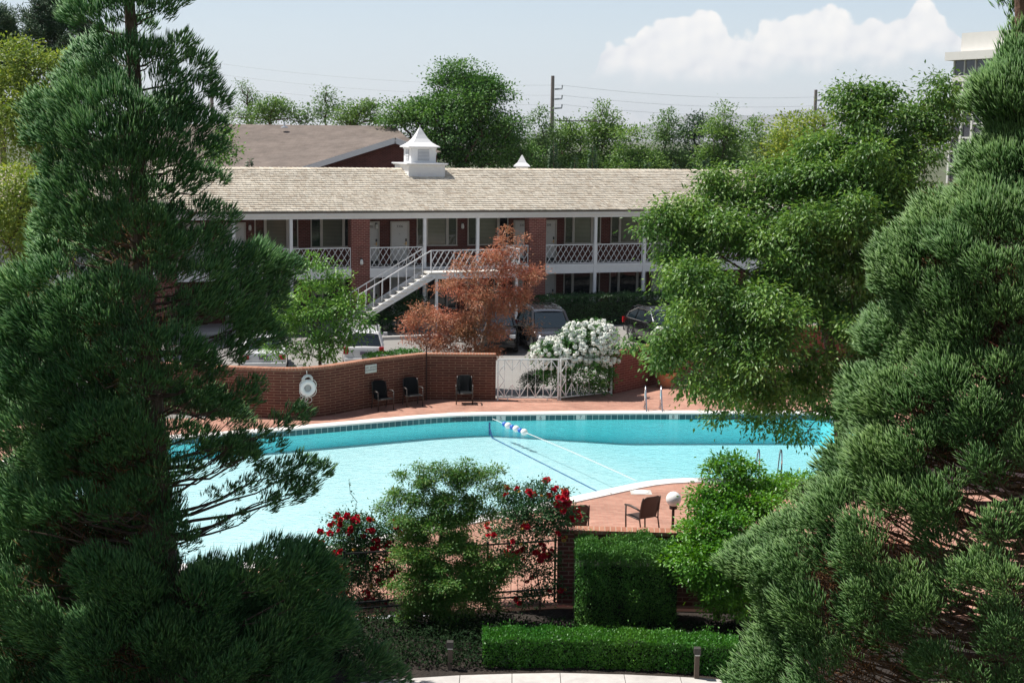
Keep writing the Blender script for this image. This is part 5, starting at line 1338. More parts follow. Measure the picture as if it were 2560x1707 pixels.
GT = [(785, 655, 18, 0), (765, 680, 26, 0), (815, 672, 22, 0), (855, 690, 20, 0), (780, 725, 40, .3), (845, 730, 28, -.2), (720, 760, 34, 0), (800, 780, 40, -.3), (870, 770, 34, -.5), (745, 800, 30, .3), (705, 825, 30, 0), (900, 795, 22, -.3), (850, 835, 34, -.4), (775, 840, 32, -.3), (690, 870, 26, 0), (730, 870, 24, -.2), (675, 800, 20, .2), (825, 705, 20, 0), (880, 845, 22, -.3), (840, 872, 24, -.5), (872, 862, 20, -.6), (760, 885, 26, -.2), (815, 850, 30, -.5), (900, 815, 24, -.6), (875, 800, 28, -.5), (905, 745, 16, -.3), (815, 885, 26, 0), (700, 800, 40, .4)]
gb = at(800, 915, 50.6)
tree('leafy_tree', 'fresh green small tree with several stems behind the curved wall by the white cars', (gb[0], 50.6, 0), blobs_px(GT, 50.6), dict(clump=.19, lpc=26, L=.16, Wd=.06, cov=3.0, droop=.5, shell=.2, flat=.45, up=.9), leafmat('leaf_green_tree', [(.06, .14, .02), (.09, .18, .028), (.13, .22, .036), (.16, .24, .045)], .33, .4, .45, .2), BARK, .07, 111, twig=3,
     trunk=[(gb[0], 50.6, 0), tuple(at(800, 880, 50.6)), tuple(at(790, 820, 50.6))])
RM = [(1262, 580, 15, 0), (1255, 610, 22, 0), (1300, 605, 16, 0), (1245, 650, 34, 0), (1290, 640, 20, 0), (1165, 648, 16, 0), (1140, 670, 22, 0), (1195, 690, 36, 0), (1260, 690, 48, 0), (1320, 690, 34, 0), (1125, 720, 34, 0), (1180, 740, 46, -.3), (1250, 750, 50, 0), (1305, 735, 30, 0),
      (1060, 775, 20, 0), (1030, 805, 26, 0), (1085, 800, 40, -.3), (1150, 810, 50, -.4), (1215, 810, 50, -.3), (1250, 840, 36, -.3), (1060, 850, 34, -.2), (1110, 855, 46, -.3), (1170, 860, 46, -.4), (1220, 880, 26, -.3), (1340, 680, 18, 0), (1022, 825, 18, 0), (1320, 815, 14, -.2), (1335, 835, 12, -.2)]
rb_ = at(1195, 900, 52.6)
tree('red_maple', 'copper red japanese maple in front of the staircase and the SUVs', (rb_[0], 52.9, 0), blobs_px(RM, 52.6), dict(clump=.15, lpc=34, L=.11, Wd=.038, cov=3.6, droop=.25, shell=.3, flat=.6, up=.8), GR, BARKG, .085, 121, twig=3, split=.34,
     trunk=[(rb_[0], 52.9, 0), tuple(at(1205, 860, 52.8)), tuple(at(1225, 790, 52.7)), tuple(at(1238, 730, 52.6))])

# white flower bush
WB = [(1430, 880, 60, 0), (1380, 890, 50, -.2), (1485, 850, 56, 0), (1440, 835, 34, 0), (1500, 890, 46, 0), (1400, 935, 46, -.2), (1460, 930, 60, -.2), (1505, 945, 36, -.1), (1365, 940, 24, -.3), (1420, 975, 34, -.2), (1490, 975, 30, -.1), (1345, 870, 14, -.2), (1510, 830, 24, 0)]
wbB = blobs_px(WB, 51.45)
wb_o = tree('snowball_bush', 'big bush covered with white flower balls spilling over the white iron fence', (1.9, 51.9, 0), wbB, dict(clump=.10, lpc=12, L=.085, Wd=.06, shell=.35), leafmat('leaf_snowball', [(.03, .085, .018), (.05, .12, .022), (.075, .15, .03)], .22), BARK, .05, 131, cat='bush', crown='foliage', tname='stem', twig=1)
PETAL = mat('petal_white', (.88, .89, .82), .7, noise=(26, .10), bump=(60, .8, .01))
def flowerball(r, R_, n=70):
    """a round head of many small florets"""
    o = rdir(r, n); m_ = MB()
    for d in o:
        a = np.cross(d, [.3, .5, .8]); a /= np.linalg.norm(a); b = np.cross(d, a); c = d * R_ * r.uniform(.82, 1.05); w = R_ * .30
        tip = [c + (a * math.cos(k * 1.5708) + b * math.sin(k * 1.5708)) * w - d * w * .25 for k in range(4)]
        m_.add([c + d * w * .1] + tip, [(0, 1, 2), (0, 2, 3), (0, 3, 4), (0, 4, 1)])
    return m_
r = np.random.default_rng(132)
heads = []
for c, rad in wbB:
    k = int(430 * rad[0] * rad[2]) + 4; o_ = rdir(r, k); o_[:, 1] = -np.abs(o_[:, 1]) * .9; o_[:, 2] = o_[:, 2] * .8 + .15
    for d in unit(o_):
        p = c + d * rad * r.uniform(.95, 1.12)
        low = np.clip((1.8 - p[2]) / 1.1, 0, 1)
        if r.random() < 1 - .80 * low: heads.append((p, r.uniform(.065, .105) * (1 - .3 * low)))
heads = [h for h in heads if all(np.linalg.norm((h[0] - b[0]) / b[1]) > .80 for b in wbB)]
heads.sort(key=lambda h: -h[1])
fb = flowerball(r, 1.0); fme = None
wl0 = np.array(wb_o.location)
for i, (p, rr) in enumerate(heads[:98]):
    if fme is None: o_ = fb.build('flower_head', PETAL, wb_o); fme = o_.data
    else: o_ = bpy.data.objects.new('flower_head', fme); C.objects.link(o_); o_.parent = wb_o
    o_.location = p - wl0; o_.scale = (rr, rr, rr * .92); o_.rotation_euler = r.uniform(0, 6, 3)
V0 = np.array(fb.v); F0 = np.array(fb.f); Vs, Fs = [], []
for i, (p, rr) in enumerate(heads[98:330]): Vs.append(V0 * rr + (p - wl0)); Fs.append(F0 + i * len(V0))
if Vs: kind(npobj('flower_head', np.concatenate(Vs), np.concatenate(Fs), PETAL, wb_o), 'stuff')

def box_shrub(name, label, cat, base, bl, fol, lm, seed, group=None, split=0):
    return tree(name, label, base, bl, fol, lm, BARK, .04, seed, cat=cat, group=group, crown='foliage', tname='stem', split=split)
def hedge(name, label, line, w, h, dens, L, Wd, lm, seed, group=None, z0=-.05, wob=.06, core=(.012, .02, .008), top=.35):
    """a clipped hedge along a line: leaves over a box, thinner and uneven at the surface, with a twiggy dark core"""
    r = np.random.default_rng(seed); line = [np.array(p, float) for p in line]; base = np.array([*line[0], z0])
    o = thing(name, label, 'hedge', tuple(base), 0, group); Ps, Ds, Ns = [], [], []; cb = MB()
    for a, b in zip(line[:-1], line[1:]):
        Ln = np.linalg.norm(b - a); u = (b - a) / Ln; v = np.array([-u[1], u[0]]); n = int(dens * Ln * (2 * h + w) * 1.7)
        s = r.random(n) * Ln; q = r.random(n) * (2 * h + w); depth = np.abs(r.normal(0, wob, n))
        lump = wob * (np.sin(s * 5 + seed) + np.sin(q * 7 + s * 3) + np.sin(s * 11.3 + q * 2)) * .5
        x = np.where(q < h, -w / 2 - lump + depth, np.where(q < h + w, q - h - w / 2, w / 2 + lump - depth)); z = np.where(q < h, q, np.where(q < h + w, h + lump - depth, 2 * h + w - q))
        z = np.minimum(z, h + lump * .8 + r.normal(0, wob * .4, n))
        nx_ = np.where(q < h, -1, np.where(q < h + w, 0, 1)); nz_ = np.where((q >= h) & (q < h + w), 1, .25)
        z = z + (r.random(n) < .03) * (z > h * .9) * r.uniform(.02, .14, n)          # stray shoots
        P = np.stack([a[0] + u[0] * s + v[0] * x, a[1] + u[1] * s + v[1] * x, z0 + z], 1)
        O = unit(np.stack([v[0] * nx_, v[1] * nx_, nz_], 1)); Ps.append(P); Ds.append(unit(O * .6 + r.normal(0, .6, (n, 3)) + [0, 0, top])); Ns.append(unit(O * .6 + [0, 0, .4] + r.normal(0, .5, (n, 3))))
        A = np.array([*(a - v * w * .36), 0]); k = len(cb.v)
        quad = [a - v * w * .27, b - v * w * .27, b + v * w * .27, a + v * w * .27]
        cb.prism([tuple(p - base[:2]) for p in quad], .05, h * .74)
    P, D, N = np.concatenate(Ps), np.concatenate(Ds), np.concatenate(Ns); n = len(P)
    leafmesh('foliage', P, D, N, L * r.uniform(.6, 1.3, n), Wd * r.uniform(.7, 1.2, n), lm, o, base)
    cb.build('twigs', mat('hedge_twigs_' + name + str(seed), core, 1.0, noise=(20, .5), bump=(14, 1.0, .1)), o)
    return o
lw = lambda u_, v_: (MO[0] + math.cos(TH) * u_ - math.sin(TH) * v_, MO[1] + math.sin(TH) * u_ + math.cos(TH) * v_)
hedge('clipped_hedge', 'tall dark clipped hedge behind the parked SUVs under the balcony', [lw(8.2, -1.6), lw(12, -1.6), lw(20, -1.6)], .9, 1.55, 330, .10, .05, G4, 141)
box_shrub('dark_shrub', 'dark glossy shrub beneath the staircase', 'bush', (*lw(1.0, -1.3), 0), [(np.array([*lw(.9, -1.3), .75]), np.array([.85, .7, .8])), (np.array([*lw(1.9, -1.2), .9]), np.array([.75, .6, .85])), (np.array([*lw(.2, -1.5), .5]), np.array([.6, .5, .55])), (np.array([*lw(1.5, -1.4), 1.5]), np.array([.5, .4, .4]))], dict(clump=.13, lpc=12, L=.12, Wd=.07), G4, 142)
box_shrub('dark_shrub', 'dark shrub in the shade left of the staircase foot', 'bush', (*lw(-2.9, -1.2), 0), [(np.array([*lw(-2.9, -1.3), .8]), np.array([.8, .6, .8])), (np.array([*lw(-4.0, -1.3), .7]), np.array([.8, .6, .7]))], dict(clump=.13, lpc=12, L=.12, Wd=.07), G4, 146)
jl = [np.array(onz(px, py, 1.62)[:2]) + [.05, .75] for px, py in ((905, 902), (960, 896), (1042, 888))]
hedge('clipped_hedge', 'small low green hedge peeping over the curved wall beside the white wagon', jl, .6, 1.78, 500, .08, .035, GBOX, 143)
box_shrub('round_box_shrub', 'round dark box shrub seen through the white gate', 'bush', (.75, 51.7, 0), [(np.array([.72, 51.8, .36]), np.array([.40, .36, .38])), (np.array([.95, 51.9, .42]), np.array([.34, .3, .38]))], dict(clump=.07, lpc=12, L=.06, Wd=.03), G4, 144)
pc = np.array(pot.location)
box_shrub('potted_plant', 'leafy green plant filling the terracotta pot', 'plant', (pc[0], pc[1], .45), [(pc + [0, 0, .75], np.array([.42, .4, .32])), (pc + [.25, -.1, .95], np.array([.4, .35, .35])), (pc + [-.3, -.15, .72], np.array([.28, .25, .22]))], dict(clump=.10, lpc=12, L=.12, Wd=.05, droop=.4), GB, 145)

# ---- front bed
q = at(1085, 1560, 26.4)
SM = [(1165, 1160, 14, 0), (1050, 1172, 16, 0), (1100, 1175, 20, 0), (1000, 1195, 16, 0), (1240, 1180, 18, 0), (1200, 1195, 26, 0), (1150, 1200, 34, 0), (1075, 1210, 34, 0), (990, 1245, 24, 0), (1040, 1250, 36, -.2), (1110, 1260, 44, -.2), (1180, 1250, 36, 0), (1235, 1225, 20, 0), (965, 1278, 22, 0),
      (1020, 1300, 34, -.3), (1090, 1310, 44, -.3), (1160, 1310, 40, -.2), (1220, 1290, 22, 0), (1000, 1385, 28, -.5), (1060, 1390, 40, -.6), (1120, 1370, 40, -.4), (1180, 1380, 34, -.3), (1040, 1450, 36, -.7), (1100, 1450, 50, -.7), (1170, 1440, 46, -.5), (1230, 1430, 40, -.4), (1270, 1410, 26, -.3), (1020, 1490, 26, -.7), (1080, 1500, 46, -.7), (1150, 1500, 46, -.6), (1220, 1490, 36, -.4), (1110, 1535, 36, -.6), (985, 1470, 16, -.6), (1050, 1345, 34, -.2), (1140, 1350, 36, .1), (1075, 1420, 44, -.2), (1180, 1460, 44, -.2), (1030, 1530, 30, -.6), (1150, 1545, 34, -.5)]
tree('small_maple', 'small layered maple in the front bed with pool water behind its top', (q[0], 26.3, -.05), blobs_px(SM, 26.9), dict(clump=.085, lpc=46, L=.062, Wd=.025, cov=10.0, droop=.15, shell=.3, up=1.0, flat=.5), GM, BARKR, .045, 151, twig=2, split=.2,
     trunk=[(q[0], 26.3, -.05), tuple(at(1085, 1500, 26.6)), tuple(at(1095, 1400, 26.8)), tuple(at(1105, 1310, 26.9))])

def roses(label, base, bl, seed, nred, nyel, stems):
    B = blobs_px(bl, 27.6); r = np.random.default_rng(seed)
    o = tree('rose_bush', label, base, B, dict(clump=.10, lpc=24, L=.06, Wd=.034, cov=3.6, shell=.25, flat=.6), GROSE, BARK, .02, seed, cat='bush', crown='foliage', tname='stem', twig=2)
    bl0 = np.array(base); m_ = MB()
    for i in range(7):        # a head of folded petals
        a0 = r.uniform(0, 6.28); t_ = [.15, .15, .5, .5, .5, .85, .85][i]
        for k in range(5):
            a = a0 + k * 1.2566; d = np.array([math.cos(a) * t_, math.sin(a) * t_, 1 - t_ * .8]); s = np.array([-math.sin(a), math.cos(a), 0]) * .55; c = d * .55
            m_.add([c * .3, c + s - [0, 0, .05], d * 1.05 + [0, 0, .05], c - s - [0, 0, .05]], [(0, 1, 2, 3)])
    spots = []
    for nm, cnt, m, sc in (('rose_bloom', nred, ROSER, .078), ('rose_bud', nyel, ROSEY, .045)):
        me = None
        for i in range(cnt):
            c, rad = B[r.integers(len(B))]; d = rdir(r, 1)[0]; d[1] = -abs(d[1]); d[2] = d[2] * .8 + .3; d = d / np.linalg.norm(d)
            if spots and r.random() < .62: c, rad, d = spots[r.integers(len(spots))]; d = unit(d + r.normal(0, .22, 3))
            else: spots.append((c, rad, d))
            if me is None: x = m_.build(nm, m, o); me = x.data
            else: x = bpy.data.objects.new(nm, me); C.objects.link(x); x.parent = o
            for _ in range(14):
                p = c + d * rad * r.uniform(1.05, 1.3)
                if all(np.linalg.norm((p - q[0]) / q[1]) > 1.0 for q in B if q[0][1] < c[1] + .3): break
                c, rad = B[int(len(B) * r.random() ** 1.6)]; d = rdir(r, 1)[0]; d[1] = -abs(d[1]); d[2] = abs(d[2]); d = d / np.linalg.norm(d)
            x.location = p - bl0; s = sc * r.uniform(.75, 1.35); x.scale = (s, s, s * .8); x.rotation_euler = (r.uniform(.2, 1.2), r.uniform(-.5, .5), r.uniform(-.6, .6))
    mb = MB()
    for px0, py0, px1, py1 in stems: limbs(mb, at(px0, py0, 27.5) - bl0, at(px1, py1, 27.3) - bl0, .010, .004, seed + px0, .05, 6)
    if stems: mb.build('shoot', mat('rose_shoot_%d' % seed, (.06, .10, .03), .7), o)
    P = []
    for px0, py0, px1, py1 in stems:
        for t_ in np.linspace(.35, 1, 16): P.append(at(px0 + (px1 - px0) * t_, py0 + (py1 - py0) * t_, 27.4) + r.normal(0, .02, 3))
    if P: leafmesh('shoot_leaf', np.array(P), rdir(r, len(P)), rdir(r, len(P)), .06, .03, GROSE, o, bl0).__setitem__('kind', 'stuff')
    return o
ROSER = leafmat('petal_red', [(.30, .006, .018), (.42, .010, .024), (.52, .018, .035)], .2, .5, .3, .1, tint=1.0)
ROSEY = leafmat('petal_yellow', [(.62, .38, .06), (.70, .50, .16)], .2, .5, .3, .1, gain=1.0, tint=1.0)
RL = [(870, 1310, 36, 0), (900, 1320, 40, 0), (850, 1350, 46, 0), (920, 1360, 46, 0), (960, 1330, 34, 0), (990, 1320, 20, 0), (880, 1400, 56, -.1), (940, 1410, 46, -.1), (850, 1430, 40, -.1), (905, 1460, 46, -.1), (880, 1520, 40, 0), (930, 1500, 30, 0), (840, 1480, 26, 0), (985, 1370, 30, .1), (860, 1400, 40, .1), (985, 1440, 36, .2), (960, 1530, 36, .1), (900, 1570, 34, -.1), (850, 1560, 34, -.1), (1010, 1330, 26, .2)]
q = onz(905, 1585, -.05)
roses('left red rose bush on the dark fence between conifer and small maple', (q[0], 27.0, -.05), RL, 161, 96, 24, ((905, 1340, 872, 1198), (860, 1330, 842, 1290), (935, 1330, 925, 1270)))
RR = [(1270, 1235, 26, 0), (1310, 1240, 28, 0), (1350, 1225, 28, 0), (1395, 1245, 30, 0), (1290, 1280, 46, -.1), (1350, 1280, 50, -.1), (1405, 1285, 40, 0), (1430, 1290, 18, 0), (1310, 1330, 46, -.1), (1370, 1330, 40, 0), (1340, 1390, 34, 0), (1290, 1380, 26, 0), (1370, 1440, 28, 0), (1350, 1480, 24, 0), (1260, 1290, 26, 0), (1388, 1390, 20, 0), (1240, 1340, 34, .2), (1300, 1430, 32, .1), (1250, 1400, 30, .2), (1320, 1500, 32, 0), (1385, 1480, 24, 0), (1230, 1450, 30, .2)]
q = onz(1350, 1540, -.05)
roses('right red rose bush beside the brick pier', (q[0], 27.3, -.05), RR, 162, 96, 22, ((1350, 1240, 1368, 1190), (1400, 1240, 1422, 1215)))

# yew block, lime shrub, low hedge
c0 = at(1430, 1480, 27.2); c1 = at(1690, 1480, 27.2)
hedge('yew_hedge', 'tall block of clipped yew before the low brick wall', [(c0[0] + .03, 26.9), (c1[0] - .05, 26.88)], .95, 1.58, 2300, .06, .022, GYEW, 171, wob=.13, top=.5)
LS = [(1800, 1400, 100, 0), (1745, 1400, 50, -.2), (1760, 1460, 66, -.2), (1840, 1450, 80, 0), (1800, 1500, 60, 0), (1880, 1420, 60, .2), (1745, 1345, 44, 0), (1715, 1400, 26, 0), (1800, 1335, 64, .2), (1860, 1350, 64, .3),
      (1750, 1285, 44, .6), (1785, 1255, 58, .9), (1800, 1195, 52, 1.1), (1835, 1172, 42, 1.2), (1850, 1240, 70, 1.1), (1920, 1240, 60, 1.4), (1735, 1320, 34, .4), (1810, 1300, 66, .6), (1900, 1310, 66, .8), (1965, 1230, 46, 1.6), (2005, 1210, 32, 1.8), (1800, 1162, 26, 1.1), (1752, 1235, 28, .9), (1870, 1185, 34, 1.3)]
q = onz(1800, 1580, -.05)
box_shrub('tall_shrub', 'tall bright green leafy shrub right of the clipped yew, hiding the grab rails', 'bush', (q[0], 26.8, -.05), blobs_px(LS, 26.5), dict(clump=.10, lpc=34, L=.082, Wd=.044, cov=6.5, up=.9, flat=.55), GL, 172, split=.42)
hl = [onz(px, py, -.05)[:2] + np.array([0, .34]) for px, py in ((1205, 1672), (1300, 1672), (1400, 1672), (1500, 1674), (1600, 1678), (1700, 1684), (1850, 1694))]
hedge('low_hedge', 'low clipped bright green hedge curving along the pale walk', hl, .62, .56, 2200, .05, .026, GBOX, 174, wob=.05, top=.6)
# ground cover of the bed
r = np.random.default_rng(175); n_ = 34000
gx_ = r.uniform(-7.5, 6.5, n_); gy_ = r.uniform(24.15, 26.7, n_); kp = (gx_ < .1) | (gy_ > 25.2) & (r.random(n_) < .35); gx_, gy_ = gx_[kp], gy_[kp]; n_ = len(gx_)
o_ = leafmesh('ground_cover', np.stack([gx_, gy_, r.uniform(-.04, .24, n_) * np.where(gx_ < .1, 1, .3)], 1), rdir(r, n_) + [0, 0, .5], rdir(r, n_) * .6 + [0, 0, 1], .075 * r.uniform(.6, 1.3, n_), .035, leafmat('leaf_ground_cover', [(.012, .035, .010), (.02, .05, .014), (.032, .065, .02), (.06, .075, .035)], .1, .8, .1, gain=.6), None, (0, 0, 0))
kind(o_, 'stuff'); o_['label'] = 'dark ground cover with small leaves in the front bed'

# ---- the two big conifers
SEQ = leafmat('conifer_spray', [(.030, .082, .024), (.048, .115, .032), (.070, .150, .042), (.098, .185, .050), (.12, .19, .045)], .16, .5, .35, .22, .8)
SEQ2 = leafmat('conifer_spray_light', [(.052, .100, .024), (.080, .138, .034), (.110, .172, .044), (.145, .205, .056)], .18, .5, .35, .18, .8)
def plume(r, c, ax, Rr, dens, Ps, Ds, Ls, Rs, up=.22):
    """a rounded bough end: green cords fanning outwards and forwards from its core"""
    ax = ax / np.linalg.norm(ax); n = int(dens * (Rr / .45) ** 2)
    o = rdir(r, int(n * 1.7)); o = o[(o @ ax) > r.uniform(-.6, .1, len(o))][:n]; n = len(o)
    lob = 1 + .22 * np.sin(o[:, 0] * 5 + c[0] * 7) * np.sin(o[:, 2] * 5 + c[2] * 5)
    q = c + o * (Rr * lob * (.25 + .70 * np.sqrt(r.random(n))))[:, None] * np.array([1, 1, .82])
    d = unit(o * .55 + ax * .75 + np.array([0, 0, up]) + r.normal(0, .20, (n, 3))); L = Rr * .50 * r.uniform(.6, 1.25, n)
    Ps.append(q - d * (L * .4)[:, None]); Ds.append(d); Ls.append(L); Rs.append(np.full(n, .0093) * r.uniform(.75, 1.3, n))

DEAD = leafmat('dead_needles', [(.10, .05, .02), (.16, .075, .03), (.22, .11, .045), (.12, .09, .05)], .1, .8, .1, .3, gain=1.0, tint=1.0)
def conifer(name, label, trunkpx, Yt, plumes, lm, bm, seed, r0, dens=360, sz=(.80, 1.14), base_z=-.1):
    """trunkpx: the trunk line in the photo; plumes: (px, py, radius px, metres nearer than the trunk)"""
    r = np.random.default_rng(seed); T = [at(px, py, Yt) for px, py in trunkpx]; base = np.array([T[0][0], Yt, base_z])
    o = thing(name, label, 'tree', tuple(base)); mb = MB(); zs = np.array([p[2] for p in T]); 
    mb.tube([np.array([T[0][0], Yt, base_z]) - base] + [p - base for p in T], [r0 * 1.15] + [r0 * (1 - .82 * i / (len(T) - 1)) for i in range(len(T))], 10)
    Ps, Ds, Ls, Rs = [], [], [], []
    for px, py, rp, dy in plumes:
        Y = Yt - dy; c = at(px, py, Y); Rr = rp * Y / F * r.uniform(*sz); h = np.hypot(*(c - np.array([np.interp(c[2], zs, [p[0] for p in T]), Yt, 0]))[:2])
        zj = c[2] - .12 - .30 * h; j = np.array([np.interp(zj, zs, [p[0] for p in T]), Yt, max(zj, .2)])
        ax = c - j; ax[2] = abs(ax[2]) + .28 * h + .25
        plume(r, c, ax, Rr, dens, Ps, Ds, Ls, Rs)
        limbs(mb, j - base, c - ax / np.linalg.norm(ax) * Rr * .3 - base, .012 + .010 * min(h, 2.5), .006, seed + int(px) * 3 + int(py), -.06, 5)
    strandmesh('crown', np.concatenate(Ps), np.concatenate(Ds), np.concatenate(Ls), np.concatenate(Rs), lm, o, base)
    mb.build('trunk', bm, o)
    i = r.integers(0, len(plumes), int(len(plumes) * .45)); Pt, Dt = [], []
    for k in i:
        px, py, rp, dy = plumes[k]
        if py < 420 or (trunkpx[0][0] < 1280 and px > 400): continue
        Y = Yt - dy * .62; c = at(px + .25 * (trunkpx[0][0] - px), py + 40, Y); m_ = 70
        Pt.append(c + r.normal(0, .26, (m_, 3))); Dt.append(rdir(r, m_) + [0, 0, .3])
    strandmesh('dead_twigs', np.concatenate(Pt), np.concatenate(Dt), .26, .008, DEAD, o, base)
    return o
r = np.random.default_rng(200)
LP = [(210, 40, 52, .5), (265, 20, 60, .2), (330, 15, 52, .3), (400, 20, 52, .2), (440, -10, 48, 0), (300, -30, 60, .3), (375, -40, 55, .2), (180, 25, 36, .2), (270, 70, 40, .4), (360, 62, 34, -.2),
      (250, 185, 54, .5), (195, 200, 54, .4), (330, 140, 58, .4), (395, 140, 52, .2), (450, 115, 44, 0), (495, 165, 50, 0), (300, 210, 60, .8), (420, 205, 60, .3),
      (120, 260, 58, .5), (90, 275, 44, .3), (200, 265, 66, .8), (280, 260, 66, 1.0), (350, 285, 66, 1.0), (440, 260, 62, .5), (510, 220, 52, .2), (545, 250, 40, 0), (150, 330, 66, .8), (100, 335, 48, .4), (235, 335, 72, 1.2), (310, 345, 72, 1.2), (400, 340, 66, .8), (480, 310, 62, .3), (535, 310, 48, 0), (545, 365, 40, 0), (505, 375, 56, .2),
      (140, 410, 62, .8), (205, 420, 66, 1.1), (280, 410, 70, 1.3), (360, 400, 66, .8), (430, 410, 60, .3), (115, 470, 48, .6), (170, 490, 62, 1.0), (250, 490, 66, 1.2), (330, 480, 60, .8), (500, 435, 42, -.1), (545, 445, 36, -.2), (455, 460, 44, .0), (400, 480, 46, .2),
      (135, 545, 50, .8), (215, 560, 64, 1.2), (290, 550, 66, 1.2), (370, 560, 60, .6), (440, 545, 56, .2), (510, 530, 52, 0), (565, 540, 38, -.2), (260, 600, 40, 1.0), (420, 610, 60, .4), (490, 610, 60, .0), (540, 585, 50, -.2), (380, 640, 50, .3),
      (570, 650, 66, -.2), (640, 660, 64, -.4), (700, 665, 50, -.5), (735, 665, 30, -.6), (610, 720, 60, -.2), (670, 725, 48, -.4), (520, 690, 60, .2), (560, 760, 60, .2), (640, 790, 48, -.1), (590, 820, 50, .1), (500, 760, 60, .4), (690, 760, 34, -.4), (700, 700, 40, -.4),
      (60, 720, 70, 1.2), (130, 690, 66, 1.3), (20, 760, 66, 1.0), (220, 730, 70, 1.5), (290, 720, 66, 1.5), (350, 730, 56, 1.2), (170, 770, 66, 1.6), (250, 790, 66, 1.7), (330, 800, 60, 1.3), (80, 800, 72, 1.4), (20, 850, 70, 1.2), (140, 850, 70, 1.6), (400, 690, 50, .5), (450, 800, 56, .6),
      (290, 880, 70, 1.7), (370, 860, 60, 1.5), (440, 870, 66, 1.3), (500, 890, 60, .9), (540, 930, 48, .6), (220, 920, 66, 1.6), (430, 940, 66, 1.3), (350, 950, 66, 1.6), (60, 920, 72, 1.4), (130, 960, 70, 1.6), (10, 990, 66, 1.2), (500, 980, 56, .6), (610, 990, 46, .0), (640, 960, 34, -.1), (560, 1010, 52, .2), (590, 900, 30, -.2),
      (240, 1060, 66, 1.8), (310, 1050, 62, 1.6), (200, 1090, 56, 1.6), (360, 1100, 62, 1.3), (60, 1070, 72, 1.5), (130, 1120, 50, 1.5), (10, 1130, 60, 1.3), (290, 1130, 56, 1.5), (440, 1080, 60, .9), (500, 1100, 56, .5), (740, 1035, 42, -.3), (700, 1060, 42, -.2), (650, 1085, 42, 0), (580, 1120, 46, .1), (620, 1140, 44, 0), (690, 1110, 34, -.1), (470, 1170, 56, .5), (400, 1190, 56, .8),
      (760, 1165, 52, -.3), (805, 1175, 38, -.4), (710, 1175, 52, -.2), (660, 1190, 46, -.1), (720, 1225, 46, -.2), (620, 1210, 40, 0), (670, 1255, 40, -.1), (580, 1230, 30, .1), (770, 1215, 36, -.3), (600, 1290, 30, 0), (530, 1240, 30, .1), (550, 1310, 28, .1),
      (60, 1230, 66, 1.6), (130, 1270, 66, 1.8), (200, 1250, 60, 1.8), (270, 1270, 60, 1.6), (20, 1310, 66, 1.5), (330, 1230, 56, 1.2), (420, 1310, 50, .9), (450, 1350, 52, .9), (370, 1380, 60, 1.2), (440, 1290, 34, .5)]
for i in range(95):        # the broad dark skirt of the tree
    px = r.uniform(-40, 830); py = 1400 + r.uniform(0, 330)
    if px > 700 and py < 1400 + (px - 700) * .2: continue
    if 480 < px < 620 and py < 1430: continue
    LP.append((px, py, r.uniform(56, 84), r.uniform(-.3, 2.0)))
LP += [(640, 1400, 56, 0), (700, 1385, 56, 0), (760, 1390, 54, 0), (800, 1410, 46, .1), (820, 1450, 48, .1), (850, 1520, 50, .2), (860, 1590, 56, .3), (930, 1660, 60, .5), (990, 1690, 50, .5), (870, 1680, 60, .5)]
for i in range(46):        # boughs on the left flank
    LP.append((r.uniform(-40, 330), r.uniform(700, 1160), 66, r.uniform(-.6, 1.2)))
LP += [(620, 845, 52, 0), (672, 838, 46, -.2), (575, 872, 46, 0), (600, 800, 54, .1)]
for i in range(190):       # inner shoots low on the left
    px, py = r.uniform(-30, 760), r.uniform(1130, 1730)
    if (px > 400 and py < 1440) or py < 1430 + (px - 560) * .1 and px > 560: continue
    LP.append((px, py, 70, r.uniform(-1.6, .4)))
for i in range(70):        # shoots on the far side, closing the crown
    t_ = r.random(); py = 120 + 1250 * t_; hw = 110 + 300 * t_ ** .9
    px = 310 + 110 * t_ + r.uniform(-1, .72) * hw
    if (py < 240 and abs(px - 350) < 40) or (1150 < py < 1420 and px > 420): continue
    LP.append((px, py, 56, -r.uniform(.4, 1.3)))
conifer('conifer_tree', 'huge dark conifer with plumed branches filling the left side of the view', [(430, 1900), (415, 1500), (398, 1300), (380, 1050), (362, 800), (352, 640), (345, 450), (338, 250), (330, 100), (318, -60), (305, -220)], 23.6, LP, SEQ, BARK, 201, .29, 540, (.86, 1.2))

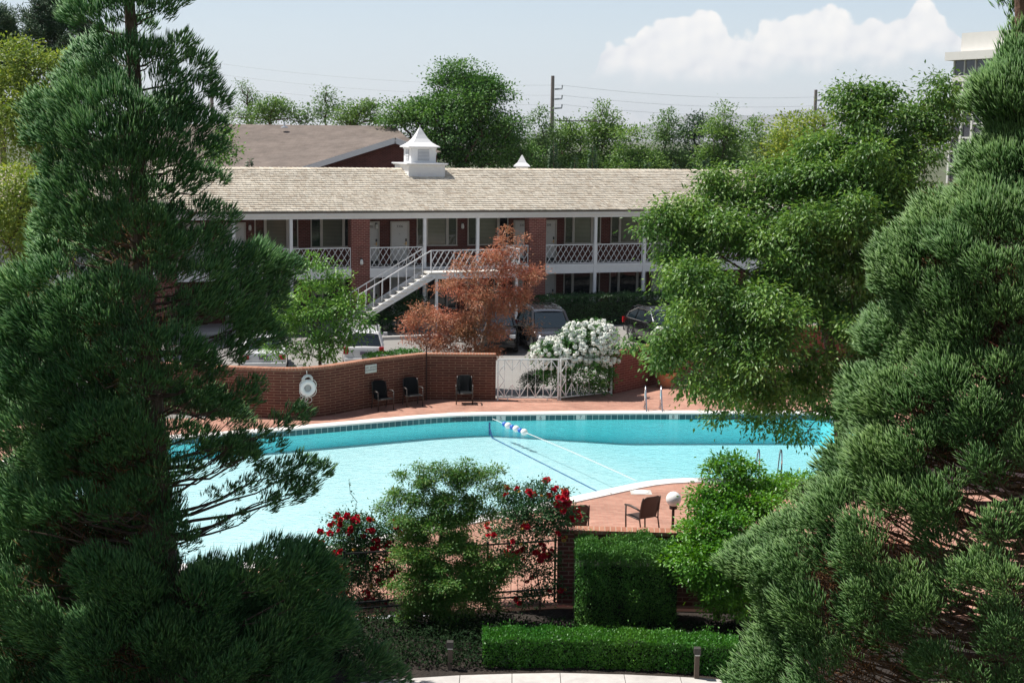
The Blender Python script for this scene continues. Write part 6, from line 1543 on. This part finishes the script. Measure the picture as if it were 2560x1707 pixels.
EDGE = ([0, 60, 130, 190, 215, 250, 300, 340, 420, 500, 560, 600, 640, 700, 800, 900, 1000, 1060, 1150, 1220, 1300, 1380, 1500, 1570, 1640, 1720], [2500, 2490, 2500, 2440, 2420, 2420, 2470, 2400, 2370, 2330, 2290, 2215, 2170, 2180, 2150, 2150, 2120, 2085, 2020, 1975, 1940, 1850, 1810, 1830, 1830, 1830])
RP = []
for i in range(430):
    py = -60 + 1830 * (i + r.random()) / 430; e = 18 * math.sin(py / 23.0) + 26 * math.sin(py / 61.0 + 1) + np.interp(py, *EDGE) + (72 if py < 380 else 46); w = 2640 - e
    s = r.random() ** 1.15 if i % 3 else r.random() * .18; px = e + w * s
    dmax = w * 21 / F
    dy = dmax * math.sqrt(max(0, 1 - (1 - s) ** 2)) * r.uniform(.55, 1.0) - .2
    if s > .25 and i % 2: RP.append((px + r.uniform(-60, 60), py + r.uniform(-40, 40), 66, dy * r.uniform(.0, .6) - .4))
    RP.append((px, py, r.uniform(46, 80) * (1.0 if s > .15 else .85), dy))
conifer('conifer_tree', 'lighter green feathery conifer filling the right side of the view', [(2640, 1900), (2620, 1300), (2590, 800), (2570, 400), (2555, 0), (2545, -250)], 21.0, RP, SEQ2, BARKR, 202, .30, 560)

# ------------------------------------------------------------------ haze of the valley air
hz = bpy.data.materials.new('haze_air'); hz.use_nodes = True
t = NT(hz.node_tree); t.t.nodes.clear()
out = t.n('ShaderNodeOutputMaterial'); pv = t.n('ShaderNodeVolumePrincipled', i_Density=7.0e-5, i_Anisotropy=.3)
pv.inputs['Color'].default_value = (.90, .94, 1.0, 1); t.l(pv.outputs[0], out.inputs['Volume'])
kind(MB().box(-16200, 16200, -320, 16200, -1.6, 290).build('haze', hz), 'stuff')

# ------------------------------------------------------------------ words for the setting
for nm, lab, cat in (('pool_deck', 'red brick paved deck all round the pool', 'deck'), ('pool_coping', 'pale stone rim of the pool', 'pool rim'), ('pool_wall', 'pool wall under the waterline with blue filtered light put into its colour', 'pool wall'),
                     ('pool_floor', 'pale floor of the pool seen through the water', 'pool floor'), ('pool_waterline_tile', 'band of dark teal tiles along the waterline', 'tiles'), ('water', 'clear turquoise water of the pool', 'water'),
                     ('ground', 'grassy ground stretching to the mountains', 'ground'), ('parking_lot', 'grey asphalt parking lot between the pool wall and the motel', 'parking lot'), ('lawn', 'strip of sunny lawn behind the red brick wall', 'lawn'),
                     ('kerb', 'low concrete kerb below the staircase', 'kerb'), ('sidewalk', 'pale concrete walk curving along the bottom edge', 'sidewalk'), ('planting_bed', 'dark soil bed between the walk and the pool fence', 'planting bed'),
                     ('mountains', 'faint blue mountains on the right horizon', 'mountains'), ('pool_floor_stripe', 'blue stripe across the pool floor beside the float rope', 'stripe'), ('haze', 'thin bluish haze of the valley air', 'haze'), ('ground_cover', 'dark small leaved ground cover in the front bed', 'ground cover')):
    ob = bpy.data.objects.get(nm)
    if ob is not None: ob['label'], ob['category'] = lab, cat
